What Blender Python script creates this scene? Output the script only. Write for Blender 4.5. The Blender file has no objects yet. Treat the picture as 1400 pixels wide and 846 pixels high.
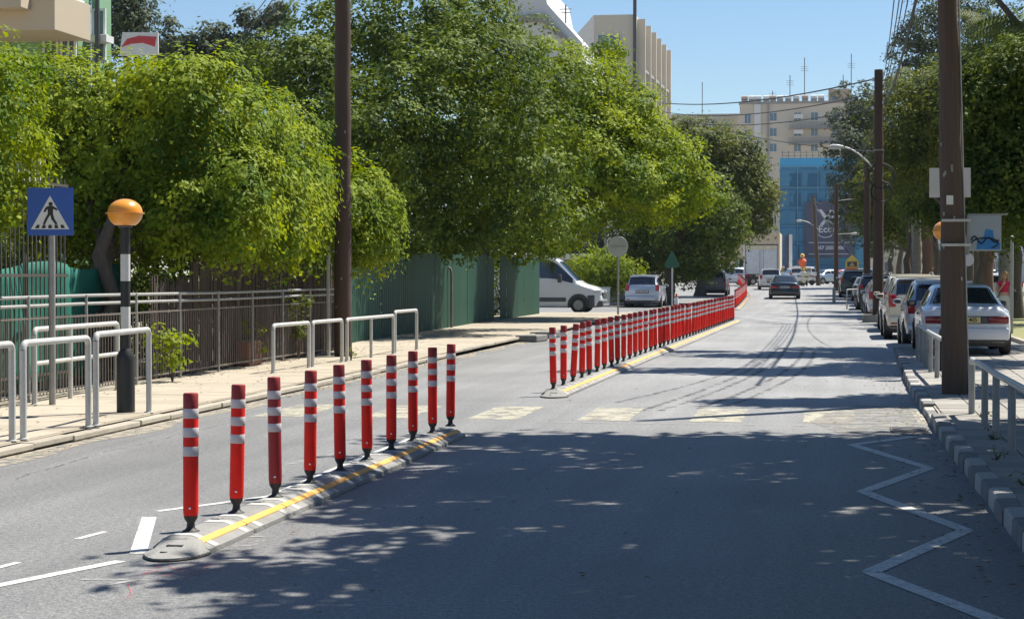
import bpy, bmesh, math, random
import numpy as np
from mathutils import Vector, Matrix
SC = bpy.context.scene
COL = SC.collection
PI = math.pi
random.seed(7)

# ------------------------------------------------------------------ camera
FPX = 2700.0                       # focal length in pixels of a 1400 px wide picture
CAMH = 1.7
YAW = math.atan(425 / FPX)
PITCH = math.atan(49 / math.hypot(FPX, 425))
cam_d = bpy.data.cameras.new('camera')
cam = bpy.data.objects.new('camera', cam_d)
COL.objects.link(cam)
cam.location = (0, 0, CAMH)
cam.rotation_euler = (PI / 2 - PITCH, 0, YAW)
cam_d.sensor_width = 36
cam_d.lens = 36 * FPX / 1400
cam_d.clip_start = 0.1
cam_d.clip_end = 3000
SC.camera = cam

# ------------------------------------------------------------------ light
SUN_AZ = math.radians(47)          # measured from +X towards +Y
SUN_EL = math.radians(60)
w = bpy.data.worlds.new('World')
SC.world = w
w.use_nodes = True
nt = w.node_tree
nt.nodes.clear()
sky = nt.nodes.new('ShaderNodeTexSky')
sky.sky_type = 'NISHITA'
sky.sun_disc = False
sky.sun_elevation = SUN_EL
sky.sun_rotation = PI / 2 - SUN_AZ
sky.air_density = 1.0
sky.dust_density = 0.05
sky.ozone_density = 6.0
sky.altitude = 10
bg = nt.nodes.new('ShaderNodeBackground')
bg.inputs['Strength'].default_value = 0.067
wo = nt.nodes.new('ShaderNodeOutputWorld')
nt.links.new(sky.outputs[0], bg.inputs[0])
nt.links.new(bg.outputs[0], wo.inputs[0])
sun_d = bpy.data.lights.new('sun', 'SUN')
sun_d.energy = 5.0
sun_d.angle = math.radians(0.53)
sun_d.color = (1.0, 0.95, 0.86)
sun = bpy.data.objects.new('sun', sun_d)
COL.objects.link(sun)
sdir = Vector((math.cos(SUN_EL) * math.cos(SUN_AZ), math.cos(SUN_EL) * math.sin(SUN_AZ), math.sin(SUN_EL)))
sun.rotation_euler = (-sdir).to_track_quat('-Z', 'Y').to_euler()
sun.location = (20, 0, 40)
SC.view_settings.view_transform = 'Standard'
SC.view_settings.look = 'None'
SC.view_settings.exposure = 0.85
SC.view_settings.gamma = 1

# ------------------------------------------------------------------ geometry helpers
_F = Vector((-math.sin(YAW) * math.cos(PITCH), math.cos(YAW) * math.cos(PITCH), -math.sin(PITCH)))
_R = Vector((math.cos(YAW), math.sin(YAW), 0))
_U = _R.cross(_F)


def ray(px, py):
    return _F + _R * ((px - 700) / FPX) - _U * ((py - 423) / FPX)


def g(px, py, z=0.0):
    d = ray(px, py)
    t = (z - CAMH) / d.z
    return (d.x * t, d.y * t)


def at(px, py, Y):
    d = ray(px, py)
    t = Y / d.y
    return Vector((d.x * t, Y, CAMH + d.z * t))


def ground_z(Y):
    t = min(1, max(0, (Y - 90) / 75))
    return 0.75 * t * t * (3 - 2 * t)


class MB:
    def __init__(s):
        s.v = []
        s.f = []
        s.m = []

    def add(s, vs, fs, mi=0):
        o = len(s.v)
        s.v += [tuple(v) for v in vs]
        s.f += [[i + o for i in f] for f in fs]
        s.m += [mi] * len(fs)
        return s

    def box(s, x0, x1, y0, y1, z0, z1, mi=0, M=None):
        vs = [Vector(p) for p in ((x0, y0, z0), (x1, y0, z0), (x1, y1, z0), (x0, y1, z0), (x0, y0, z1), (x1, y0, z1), (x1, y1, z1), (x0, y1, z1))]
        if M: vs = [M @ v for v in vs]
        return s.add(vs, [(0, 3, 2, 1), (4, 5, 6, 7), (0, 1, 5, 4), (1, 2, 6, 5), (2, 3, 7, 6), (3, 0, 4, 7)], mi)

    def bbox(s, x0, x1, y0, y1, z0, z1, b=0.01, mi=0, M=None):
        bm = bmesh.new()
        bmesh.ops.create_cube(bm, size=1)
        for v in bm.verts:
            v.co = Vector((x0 + (v.co.x + .5) * (x1 - x0), y0 + (v.co.y + .5) * (y1 - y0), z0 + (v.co.z + .5) * (z1 - z0)))
        bmesh.ops.bevel(bm, geom=bm.edges[:], offset=b, segments=2, affect='EDGES', profile=.5)
        bm.verts.index_update()
        vs = [M @ v.co if M else v.co.copy() for v in bm.verts]
        s.add(vs, [[v.index for v in f.verts] for f in bm.faces], mi)
        bm.free()
        return s

    def tube(s, pts, r, n=8, cap=True, mi=0):
        pts = [Vector(p) for p in pts]
        rs = r if isinstance(r, (list, tuple)) else [r] * len(pts)
        vs, fs = [], []
        up = None
        for i, p in enumerate(pts):
            a = pts[max(0, i - 1)]; b = pts[min(len(pts) - 1, i + 1)]
            d = (b - a).normalized()
            if up is None:
                up = Vector((1, 0, 0)) if abs(d.x) < .9 else Vector((0, 1, 0))
            x = (up - d * up.dot(d)).normalized(); up = x
            y = d.cross(x)
            for k in range(n):
                t = 2 * PI * k / n
                vs.append(p + (x * math.cos(t) + y * math.sin(t)) * rs[i])
        for i in range(len(pts) - 1):
            for k in range(n):
                fs.append((i * n + k, i * n + (k + 1) % n, (i + 1) * n + (k + 1) % n, (i + 1) * n + k))
        if cap:
            fs.append(tuple(range(n - 1, -1, -1)))
            fs.append(tuple(range((len(pts) - 1) * n, len(pts) * n)))
        return s.add(vs, fs, mi)

    def lathe(s, prof, n=16, c=(0, 0, 0), mi=0, M=None):
        vs, fs = [], []
        c = Vector(c)
        for r, z in prof:
            for k in range(n):
                t = 2 * PI * k / n
                v = Vector((r * math.cos(t), r * math.sin(t), z))
                vs.append(c + (M @ v if M else v))
        for i in range(len(prof) - 1):
            for k in range(n):
                fs.append((i * n + k, i * n + (k + 1) % n, (i + 1) * n + (k + 1) % n, (i + 1) * n + k))
        fs.append(tuple(range(n - 1, -1, -1)))
        fs.append(tuple(range((len(prof) - 1) * n, len(prof) * n)))
        return s.add(vs, fs, mi)

    def prism(s, poly, d, M=None, mi=0):
        """polygon in (x, z), extruded from y=0 to y=d"""
        n = len(poly)
        vs = [Vector((p[0], 0, p[1])) for p in poly] + [Vector((p[0], d, p[1])) for p in poly]
        if M: vs = [M @ v for v in vs]
        fs = [tuple(range(n)), tuple(range(2 * n - 1, n - 1, -1))] + [(i, i + n, (i + 1) % n + n, (i + 1) % n) for i in range(n)]
        return s.add(vs, fs, mi)

    def mesh(s, name, mats, smooth=0):
        me = bpy.data.meshes.new(name)
        me.from_pydata(s.v, [], s.f)
        if not isinstance(mats, (list, tuple)): mats = [mats]
        for m in mats: me.materials.append(m)
        if len(mats) > 1: me.polygons.foreach_set('material_index', s.m)
        bm = bmesh.new(); bm.from_mesh(me)
        bmesh.ops.recalc_face_normals(bm, faces=bm.faces[:])
        bm.to_mesh(me); bm.free()
        if smooth:
            me.polygons.foreach_set('use_smooth', [True] * len(me.polygons))
            me.set_sharp_from_angle(angle=math.radians(smooth))
        me.update()
        return me

    def build(s, name, mats, parent=None, smooth=0, loc=None, rz=0):
        return place(name, s.mesh(name, mats, smooth), parent, loc, rz)


def place(name, me, parent=None, loc=None, rz=0):
    o = bpy.data.objects.new(name, me)
    COL.objects.link(o)
    if parent: o.parent = parent
    if loc: o.location = loc
    if rz: o.rotation_euler.z = rz
    return o


def tag(o, label=None, cat=None, group=None, kind=None):
    if label: o['label'] = label
    if cat: o['category'] = cat
    if group: o['group'] = group
    if kind: o['kind'] = kind
    return o


def thing(name, label, cat, loc=(0, 0, 0), rz=0, group=None):
    o = bpy.data.objects.new(name, None)
    o.empty_display_size = .2
    COL.objects.link(o)
    o.location = loc
    o.rotation_euler.z = rz
    return tag(o, label, cat, group)


def copy_tree(o, parent=None):
    c = o.copy()
    COL.objects.link(c)
    c.parent = parent
    for ch in list(o.children):
        if ch.parent == o: copy_tree(ch, c)
    return c


def text_mesh(txt, size, name='lettering', depth=.002, align='CENTER', bold=0):
    cu = bpy.data.curves.new(name, 'FONT')
    cu.body = txt
    cu.size = size
    cu.align_x = align
    cu.align_y = 'CENTER'
    cu.extrude = depth
    cu.offset = bold
    cu.resolution_u = 3
    o = bpy.data.objects.new(name, cu)
    COL.objects.link(o)
    bpy.context.view_layer.update()
    me = bpy.data.meshes.new_from_object(o)
    bpy.data.objects.remove(o)
    return me


# ------------------------------------------------------------------ materials
def mat(name, c, rough=.7, c2=None, scale=3.0, amt=.5, detail=6, bump=0, bscale=None, metal=0, coat=0, spec=.5, rnd=0, coords='Object', stretch=None):
    m = bpy.data.materials.new(name)
    m.use_nodes = True
    n = m.node_tree.nodes; l = m.node_tree.links
    p = n['Principled BSDF']
    p.inputs['Roughness'].default_value = rough
    p.inputs['Metallic'].default_value = metal
    p.inputs['Coat Weight'].default_value = coat
    p.inputs['Specular IOR Level'].default_value = spec
    if coords == 'World':
        tc = n.new('ShaderNodeNewGeometry'); src = tc.outputs['Position']
    else:
        tc = n.new('ShaderNodeTexCoord'); src = tc.outputs['Object']
    if stretch:
        mp = n.new('ShaderNodeMapping'); mp.inputs['Scale'].default_value = stretch
        l.new(src, mp.inputs[0]); src = mp.outputs[0]
    if c2 is None: c2 = tuple(x * .72 for x in c)
    nz = n.new('ShaderNodeTexNoise'); nz.inputs['Scale'].default_value = scale; nz.inputs['Detail'].default_value = detail
    nz.inputs['Roughness'].default_value = .62
    l.new(src, nz.inputs['Vector'])
    rp = n.new('ShaderNodeMapRange'); rp.inputs[1].default_value = .5 - amt * .5; rp.inputs[2].default_value = .5 + amt * .5
    l.new(nz.outputs[0], rp.inputs[0])
    mx = n.new('ShaderNodeMix'); mx.data_type = 'RGBA'
    mx.inputs[6].default_value = (*c, 1); mx.inputs[7].default_value = (*c2, 1)
    l.new(rp.outputs[0], mx.inputs[0])
    out = mx.outputs[2]
    if rnd:
        oi = n.new('ShaderNodeObjectInfo')
        r2 = n.new('ShaderNodeMapRange'); r2.inputs[3].default_value = 1 - rnd; r2.inputs[4].default_value = 1 + rnd
        l.new(oi.outputs['Random'], r2.inputs[0])
        hs = n.new('ShaderNodeHueSaturation'); l.new(r2.outputs[0], hs.inputs['Value']); l.new(out, hs.inputs['Color'])
        out = hs.outputs[0]
    l.new(out, p.inputs['Base Color'])
    if bump:
        b = n.new('ShaderNodeBump'); b.inputs['Strength'].default_value = bump; b.inputs['Distance'].default_value = .02
        nb = n.new('ShaderNodeTexNoise'); nb.inputs['Scale'].default_value = bscale or scale * 6; nb.inputs['Detail'].default_value = 4
        l.new(src, nb.inputs['Vector']); l.new(nb.outputs[0], b.inputs['Height']); l.new(b.outputs[0], p.inputs['Normal'])
    return m


def leaf_mat(name, c1, c2, trans=.4, rough=.62):
    m = bpy.data.materials.new(name)
    m.use_nodes = True
    n = m.node_tree.nodes; l = m.node_tree.links
    p = n['Principled BSDF']
    p.inputs['Roughness'].default_value = rough
    p.inputs['Specular IOR Level'].default_value = .15
    ge = n.new('ShaderNodeNewGeometry')
    nz = n.new('ShaderNodeTexNoise'); nz.inputs['Scale'].default_value = .9; nz.inputs['Detail'].default_value = 2
    l.new(ge.outputs['Position'], nz.inputs['Vector'])
    ma = n.new('ShaderNodeMath'); ma.operation = 'MULTIPLY_ADD'; ma.inputs[1].default_value = .55; 
    l.new(ge.outputs['Random Per Island'], ma.inputs[0])
    sb = n.new('ShaderNodeMath'); sb.operation = 'MULTIPLY_ADD'; sb.inputs[1].default_value = 2.0; sb.inputs[2].default_value = -.82
    l.new(nz.outputs[0], sb.inputs[0]); l.new(sb.outputs[0], ma.inputs[2])
    mx = n.new('ShaderNodeMix'); mx.data_type = 'RGBA'; mx.clamp_factor = True
    mx.inputs[6].default_value = (*c1, 1); mx.inputs[7].default_value = (*c2, 1)
    l.new(ma.outputs[0], mx.inputs[0]); l.new(mx.outputs[2], p.inputs['Base Color'])
    tr = n.new('ShaderNodeBsdfTranslucent')
    hs = n.new('ShaderNodeHueSaturation'); hs.inputs['Value'].default_value = 1.5; hs.inputs['Saturation'].default_value = 1.1; hs.inputs['Hue'].default_value = .485
    l.new(mx.outputs[2], hs.inputs['Color']); l.new(hs.outputs[0], tr.inputs['Color'])
    ms = n.new('ShaderNodeMixShader'); ms.inputs[0].default_value = trans
    l.new(p.outputs[0], ms.inputs[1]); l.new(tr.outputs[0], ms.inputs[2])
    l.new(ms.outputs[0], n['Material Output'].inputs['Surface'])
    return m


def asphalt_mat():
    m = bpy.data.materials.new('asphalt'); m.use_nodes = True
    n = m.node_tree.nodes; l = m.node_tree.links
    p = n['Principled BSDF']; p.inputs['Roughness'].default_value = .58; p.inputs['Specular IOR Level'].default_value = .6
    ge = n.new('ShaderNodeNewGeometry'); P = ge.outputs['Position']

    def noise(scale, detail=4, st=None, rough=.6):
        s = P
        if st:
            mp = n.new('ShaderNodeMapping'); mp.inputs['Scale'].default_value = st; l.new(P, mp.inputs[0]); s = mp.outputs[0]
        z = n.new('ShaderNodeTexNoise'); z.inputs['Scale'].default_value = scale; z.inputs['Detail'].default_value = detail; z.inputs['Roughness'].default_value = rough
        l.new(s, z.inputs['Vector']); return z.outputs[0]

    def mr(v, a, b, c, d):
        r = n.new('ShaderNodeMapRange'); r.inputs[1].default_value = a; r.inputs[2].default_value = b; r.inputs[3].default_value = c; r.inputs[4].default_value = d
        l.new(v, r.inputs[0]); return r.outputs[0]

    def mul(a, b):
        r = n.new('ShaderNodeMath'); r.operation = 'MULTIPLY'; l.new(a, r.inputs[0]); l.new(b, r.inputs[1]); return r.outputs[0]
    grain = mr(noise(70, 3, None, .85), .38, .62, .48, 1.60)      # stone grain
    grain2 = mr(noise(24, 3, None, .75), .36, .64, .70, 1.32)
    streak = mr(noise(1.0, 5, (2.2, .09, 1)), .3, .7, .84, 1.16)   # wheel-worn streaks along the road
    patch = mr(noise(.28, 5), .35, .65, .86, 1.12)
    v = mul(mul(grain, grain2), mul(streak, patch))
    sx = n.new('ShaderNodeSeparateXYZ'); l.new(P, sx.inputs[0])
    # base colour turns lighter beyond the crossing, most in the right lane
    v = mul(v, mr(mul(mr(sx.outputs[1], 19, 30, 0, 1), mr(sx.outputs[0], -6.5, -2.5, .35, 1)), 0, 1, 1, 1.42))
    cr = n.new('ShaderNodeMix'); cr.data_type = 'RGBA'; cr.blend_type = 'MULTIPLY'; cr.inputs[0].default_value = 1
    cr.inputs[6].default_value = (.155, .154, .151, 1)
    cb = n.new('ShaderNodeCombineColor')
    for i in range(3): l.new(v, cb.inputs[i])
    l.new(cb.outputs[0], cr.inputs[7])
    # dark drips and oil stains
    st = mr(noise(1.6, 6, (1, .5, 1), .75), .66, .76, 0, .5)
    mx = n.new('ShaderNodeMix'); mx.data_type = 'RGBA'; l.new(st, mx.inputs[0]); l.new(cr.outputs[2], mx.inputs[6]); mx.inputs[7].default_value = (.08, .078, .075, 1)
    l.new(mx.outputs[2], p.inputs['Base Color'])
    b = n.new('ShaderNodeBump'); b.inputs['Strength'].default_value = .5; b.inputs['Distance'].default_value = .012
    l.new(noise(90, 3, None, .8), b.inputs['Height']); l.new(b.outputs[0], p.inputs['Normal'])
    return m


def worn_paint(name, c, thr=.5, base=(.14, .139, .136), scale=9):
    """road paint worn through to asphalt"""
    m = bpy.data.materials.new(name); m.use_nodes = True
    n = m.node_tree.nodes; l = m.node_tree.links
    p = n['Principled BSDF']; p.inputs['Roughness'].default_value = .7
    ge = n.new('ShaderNodeNewGeometry')
    z = n.new('ShaderNodeTexNoise'); z.inputs['Scale'].default_value = scale; z.inputs['Detail'].default_value = 8; z.inputs['Roughness'].default_value = .75
    l.new(ge.outputs['Position'], z.inputs['Vector'])
    r = n.new('ShaderNodeMapRange'); r.inputs[1].default_value = thr - .06; r.inputs[2].default_value = thr + .06
    l.new(z.outputs[0], r.inputs[0])
    p.inputs['Base Color'].default_value = (*c, 1)
    tb = n.new('ShaderNodeBsdfTransparent'); ms = n.new('ShaderNodeMixShader')
    z2 = n.new('ShaderNodeTexNoise'); z2.inputs['Scale'].default_value = 90; z2.inputs['Detail'].default_value = 2; l.new(ge.outputs['Position'], z2.inputs['Vector'])
    r2 = n.new('ShaderNodeMapRange'); r2.inputs[1].default_value = .42; r2.inputs[2].default_value = .70; r2.inputs[4].default_value = .42; l.new(z2.outputs[0], r2.inputs[0])
    mxm = n.new('ShaderNodeMath'); mxm.operation = 'MAXIMUM'; l.new(r.outputs[0], mxm.inputs[0]); l.new(r2.outputs[0], mxm.inputs[1])
    l.new(mxm.outputs[0], ms.inputs[0]); l.new(p.outputs[0], ms.inputs[1]); l.new(tb.outputs[0], ms.inputs[2]); l.new(ms.outputs[0], n['Material Output'].inputs['Surface'])
    return m


M = dict(
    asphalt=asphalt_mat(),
    dirt=mat('dry_ground', (.36, .31, .23), .95, (.22, .19, .13), .6, .6, 8, .3, 9, coords='World'),
    pave=mat('pavement_concrete', (.32, .28, .215), .92, (.36, .315, .245), 1.3, .7, 8, .2, 30, coords='World'),
    slab=mat('paving_slab', (.345, .30, .23), .9, (.39, .34, .265), 2.1, .8, 8, .25, 40, rnd=.09, coords='World'),
    slab_grey=mat('grey_paving_slab', (.33, .31, .28), .9, (.23, .215, .19), 2.5, .8, 8, .25, 40, rnd=.13, coords='World'),
    kerb_white=mat('kerb_white_paint', (.48, .47, .445), .85, (.28, .27, .25), 7, .7, 8, .3, 40, rnd=.08, coords='World'),
    kerb_black=mat('kerb_black_paint', (.13, .13, .13), .85, (.24, .23, .21), 8, .5, 8, .3, 40, rnd=.1, coords='World'),
    kerb=mat('kerb_concrete', (.43, .385, .31), .92, (.29, .26, .21), 5, .8, 8, .35, 30, rnd=.1, coords='World'),
    white_line=worn_paint('white_road_paint', (.68, .67, .63), .60),
    cream_worn=worn_paint('worn_cream_road_paint', (.42, .395, .31), .53, scale=4),
    faint=worn_paint('faint_road_paint', (.40, .395, .375), .47, scale=6),
    pink=worn_paint('pink_spray_paint', (.60, .13, .15), .46, scale=22),
    tyre_mark=worn_paint('tyre_mark', (.075, .073, .071), .47, scale=4),
    red=mat('red_plastic', (.92, .022, .012), .5, (.62, .024, .016), 4, .55, 8, spec=.2, rnd=.12),
    red_dark=mat('weathered_dark_red_plastic', (.33, .009, .012), .5, (.25, .01, .012), 1.5, .5),
    red_cap=mat('dull_red_cap', (.36, .018, .018), .55, (.2, .015, .015), 3, .5),
    band=mat('silver_reflective_band', (.64, .57, .57), .38, (.50, .44, .44), 9, .6, metal=.0, coat=.3),
    black=mat('black_rubber', (.018, .018, .019), .6, (.03, .029, .028), 8),
    sep=mat('grey_rubber_kerb', (.31, .305, .285), .85, (.18, .177, .17), 5, .8, 8, .4, 50, rnd=.1),
    sep_bar=mat('white_kerb_bar', (.55, .54, .51), .8, (.34, .33, .31), 9, .6),
    sep_yellow=mat('yellow_kerb_stripe', (.78, .36, .03), .65, (.60, .34, .10), 9, .55, 8, rnd=.08, coords='World'),
    rail=mat('painted_grey_tube', (.56, .56, .545), .45, (.40, .39, .36), 6, .6, 8, .1, 60, coat=.1, rnd=.05),
    rail_old=mat('weathered_grey_tube', (.34, .345, .34), .6, (.24, .235, .22), 6, .7, 8, .15, 60, rnd=.06),
    galv=mat('galvanised_steel', (.37, .365, .35), .5, (.25, .24, .225), 8, .6, metal=.5),
    fence_metal=mat('rusty_grey_fence_metal', (.20, .175, .15), .65, (.10, .075, .06), 6, .7),
    fence_dark=mat('dark_fence_metal', (.06, .058, .055), .6, (.10, .08, .06), 5, .6),
    reed=mat('brown_reed_screen', (.105, .076, .058), .9, (.045, .035, .03), 2.2, .8, 8, .4, 60, stretch=(6, 6, .7)),
    tarp=mat('green_shade_net', (.008, .17, .12), .8, (.006, .10, .075), 2, .8, 6, .5, 9),
    green_sheet=mat('green_corrugated_sheet', (.014, .080, .046), .62, (.009, .048, .030), 1.1, .8, 8, .15, 5, rnd=.16),
    wood=mat('dark_creosoted_wood', (.105, .062, .042), .85, (.05, .031, .023), 6, .8, 8, .6, 18, stretch=(9, 9, .22)),
    wood_grey=mat('weathered_brown_wood', (.14, .098, .073), .85, (.06, .043, .034), 6, .8, 8, .6, 18, stretch=(9, 9, .22)),
    blue_sign=mat('blue_sign_face', (.010, .085, .42), .35, (.012, .075, .34), 3, .5),
    sign_white=mat('white_sign_face', (.74, .75, .74), .4, (.62, .63, .6), 4, .5),
    sign_back=mat('grey_sign_back', (.50, .51, .50), .5, (.40, .41, .40), 3, .5, metal=.2),
    amber=mat('amber_globe', (.80, .33, .03), .28, (.70, .27, .03), 4, .5, coat=.5),
    black_paint=mat('black_gloss_paint', (.012, .013, .013), .5, (.022, .023, .022), 5),
    white_paint=mat('white_pole_paint', (.66, .66, .63), .45, (.5, .5, .47), 6, .5),
    bark=mat('grey_brown_bark', (.17, .135, .105), .95, (.07, .055, .042), 5, .8, 8, .8, 14, stretch=(3, 3, .8)),
    bark_palm=mat('palm_bark', (.30, .275, .24), .95, (.16, .14, .12), 3, .8, 8, .9, 10, stretch=(1, 1, 7)),
    bark_red=mat('reddish_bark', (.24, .13, .09), .95, (.12, .07, .05), 4, .8, 8, .8, 12, stretch=(1, 1, 5)),
    glass=mat('dark_car_glass', (.025, .032, .038), .04, (.018, .02, .024), 2, .5, spec=.9, coat=.6),
    glass_sky=mat('tinted_screen_glass', (.05, .10, .17), .03, (.03, .07, .13), 2, .5, spec=1, coat=1, metal=.35),
    win_glass=mat('window_glass', (.10, .16, .21), .08, (.06, .10, .14), .6, .6, spec=.8, coat=.6),
    chrome=mat('bright_metal_trim', (.65, .65, .65), .2, (.5, .5, .5), 6, metal=.9),
    tyre=mat('tyre_rubber', (.02, .02, .02), .8, (.032, .031, .03), 9),
    trim=mat('dark_plastic_trim', (.035, .036, .038), .55, (.05, .05, .05), 5),
    trim_grey=mat('grey_plastic_trim', (.09, .092, .098), .55, (.07, .07, .072), 5),
    tail=mat('red_tail_lens', (.42, .015, .02), .2, (.30, .01, .015), 8, coat=.6),
    tail_dark=mat('dark_red_tail_lens', (.16, .008, .012), .2, (.24, .015, .02), 8, coat=.6),
    lamp_clear=mat('clear_lamp_lens', (.62, .64, .66), .15, (.45, .47, .5), 8, coat=.7),
    orange_lens=mat('orange_lens', (.7, .23, .02), .25, coat=.5),
    plate_w=mat('white_plate', (.7, .7, .68), .4),
    plate_y=mat('yellow_plate', (.68, .58, .25), .4),
    ink=mat('black_lettering', (.015, .015, .015), .5),
    ink_white=mat('white_lettering', (.72, .74, .76), .5),
    skin=mat('skin', (.52, .30, .21), .5, (.47, .26, .18), 4),
    hair=mat('blonde_hair', (.42, .25, .11), .6, (.28, .16, .07), 20, .8),
    cloth_red=mat('red_top_cloth', (.55, .022, .075), .85, (.44, .02, .06), 7, .6, bump=.2),
    cloth_white=mat('off_white_trousers', (.62, .61, .56), .85, (.52, .51, .46), 5, .6, bump=.2),
    bldg_cream=mat('cream_render', (.56, .47, .345), .88, (.50, .415, .30), .5, .7, 8, .1, 6, coords='World'),
    bldg_beige=mat('beige_apartment_render', (.66, .60, .50), .88, (.54, .49, .41), .22, .8, 8, coords='World'),
    bldg_pink=mat('pink_beige_render', (.50, .37, .28), .88, (.44, .33, .25), .3, .7, coords='World'),
    bldg_white=mat('white_render', (.70, .71, .70), .8, (.62, .63, .63), .3, .7, 8, coords='World'),
    bldg_green=mat('pale_green_render', (.25, .42, .25), .7, (.18, .34, .19), .5, .7, coords='World'),
    bldg_grey=mat('grey_concrete', (.36, .35, .33), .9, (.27, .26, .25), .5, .7, 8, coords='World'),
    net=mat('blue_scaffold_net', (.085, .27, .42), .75, (.05, .19, .33), .35, .8, 8, .3, 3, coords='World', rnd=.10),
    net_light=mat('bright_blue_net_strip', (.07, .40, .68), .7, (.05, .32, .60), .6, .7, coords='World'),
    net_seam=mat('pale_blue_net_seam', (.20, .45, .62), .7, (.15, .38, .55), .6, .7, coords='World'),
    banner=mat('dark_banner', (.085, .095, .15), .6, (.065, .075, .125), .6, .7, coords='World'),
    roof_dark=mat('dark_roof', (.03, .032, .036), .7),
    canvas_red=mat('red_sign', (.55, .05, .06), .6, (.5, .07, .07), 2),
    orange=mat('orange_fabric', (.78, .16, .04), .7, (.7, .10, .04), 3, .6),
    yellow=mat('yellow_fabric', (.80, .60, .10), .7, (.72, .55, .12), 3, .6),
    cable=mat('black_cable', (.012, .012, .014), .6),
    grass=mat('park_grass', (.12, .15, .04), .95, (.28, .25, .12), .8, .8, 8, .5, 30, coords='World'),
    dead=mat('dry_leaf', (.26, .17, .07), .9, (.18, .11, .05), 30),
    graffiti=mat('blue_spray_paint', (.03, .22, .55), .5, (.02, .16, .4), 8),
    sign_green=mat('green_sign_back', (.025, .11, .065), .6, (.02, .09, .05), 4),
    terracotta=mat('terracotta', (.38, .16, .09), .85, (.27, .12, .07), 6),
)
LF = dict(
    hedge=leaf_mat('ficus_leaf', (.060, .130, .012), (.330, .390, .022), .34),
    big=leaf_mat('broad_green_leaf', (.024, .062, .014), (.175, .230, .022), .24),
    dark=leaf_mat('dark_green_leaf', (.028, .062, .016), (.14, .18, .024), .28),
    olive=leaf_mat('olive_green_leaf', (.040, .070, .018), (.185, .205, .035), .3),
    grey=leaf_mat('grey_green_needle', (.070, .095, .060), (.11, .13, .07), .25, .6),
    lime=leaf_mat('lime_leaf', (.15, .22, .02), (.22, .27, .03), .45),
    palm=leaf_mat('palm_frond', (.065, .10, .035), (.12, .14, .05), .3),
    palm_dry=leaf_mat('dry_palm_frond', (.30, .19, .08), (.36, .25, .12), .25),
)


def paint(name, c, metal=0.0, rough=.28):
    return mat(name, c, rough, tuple(x * .93 for x in c), 2, .6, metal=metal, coat=.7)


# ------------------------------------------------------------------ setting: ground, road, pavements
def struct(name, mb, m, smooth=0, label=None):
    o = mb.build(name, m, None, smooth)
    o['kind'] = 'structure'
    if label: o['label'] = label
    return o


def strip(ys, left, right, z, nx=1):
    """sheet between two edge functions that follows the ground profile"""
    mb = MB(); vs = []; fs = []
    for y in ys:
        for i in range(nx + 1):
            t = i / nx
            vs.append((left(y) * (1 - t) + right(y) * t, y, ground_z(y) + z))
    for j in range(len(ys) - 1):
        for i in range(nx):
            a = j * (nx + 1) + i
            fs.append((a, a + 1, a + nx + 2, a + nx + 1))
    return mb.add(vs, fs)


def lerp_fn(pts):
    def fn(y):
        if y <= pts[0][0]: return pts[0][1]
        for (a, b), (c, d) in zip(pts, pts[1:]):
            if y <= c: return b + (d - b) * (y - a) / (c - a)
        return pts[-1][1]
    return fn


YS = [-60, -20, 0] + list(range(5, 95, 5)) + list(range(95, 200, 5)) + [220, 260, 320, 400, 600, 1000, 1800]
RK = lerp_fn([(0, 1.3), (12, 1.21), (20, 1.18), (30, 1.25), (41, 1.48), (46, 1.6)])     # right kerb face
struct('ground', strip(YS, lambda y: -900, lambda y: 900, -.06), M['dirt'])
road_r = lerp_fn([(0, 1.3), (12, 1.21), (20, 1.18), (30, 1.25), (41, 1.48), (46, 1.6), (46.01, 4.75), (200, 4.75)])
road_l = lerp_fn([(0, -7.5), (57, -7.5), (83, -8.3), (83.01, -40), (94, -40), (94.01, -16), (2000, -16)])
ysr = sorted(YS + [46, 46.01, 83, 83.01, 94.01])
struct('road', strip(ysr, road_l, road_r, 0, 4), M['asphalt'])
# far junction and car park asphalt beyond the park trees
struct('car_park', strip([40, 60, 80, 100, 130, 160, 200, 260], lambda y: 14.0, lambda y: 45.0, -.02), M['asphalt'])


def lawn_l(y): return 4.9
struct('park_ground', strip([y for y in YS if y >= 46] and [46, 50, 60, 70, 80, 90, 100, 120, 140, 165, 200, 260], lambda y: 4.9, lambda y: 14.0, .09), M['grass'])
# kerb stones of the park edge
pk = thing('kerb', None, None); del_keys = None
pk['kind'] = 'structure'; pk.name = 'park_kerb'
kb = MB().bbox(-.07, .07, -.495, .495, -.05, .10, .015).mesh('kerb_stone', M['kerb'])
for i in range(110):
    y = 46.5 + i
    place('kerb_stone', kb, pk, (4.82, y, ground_z(y)))

# right pavement: base sheet, slabs, black and white kerb
struct('pavement_right', strip([-10, 0, 10, 20, 30, 40, 46], lambda y: RK(y) + .12, lambda y: 9.0, .10), M['pave'])
pr = bpy.data.objects['pavement_right']
slab_me = [MB().bbox(-.193, .193, -.193, .193, -.03, .0, .006).mesh('paving_slab', M['slab_grey']) for _ in range(1)]
nsl = 0
rng = random.Random(3)
y = 10.0
stuff_sl = MB()
while y < 45.6:
    x = RK(y) + .34
    while x < .108 * y + .9 and x < 5.4:
        if y > 13:
            zz = .118 + rng.uniform(-.004, .004)
            if nsl < 290 and x < .105 * y + .2:
                o = place('paving_slab', slab_me[0], pr, (x, y, zz), rng.uniform(-.012, .012)); nsl += 1
            else:
                stuff_sl.box(x - .193, x + .193, y - .193, y + .193, .09, zz)
        x += .4
    y += .4
so = stuff_sl.build('paving_slab', M['slab_grey'], pr); so['kind'] = 'stuff'

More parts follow.
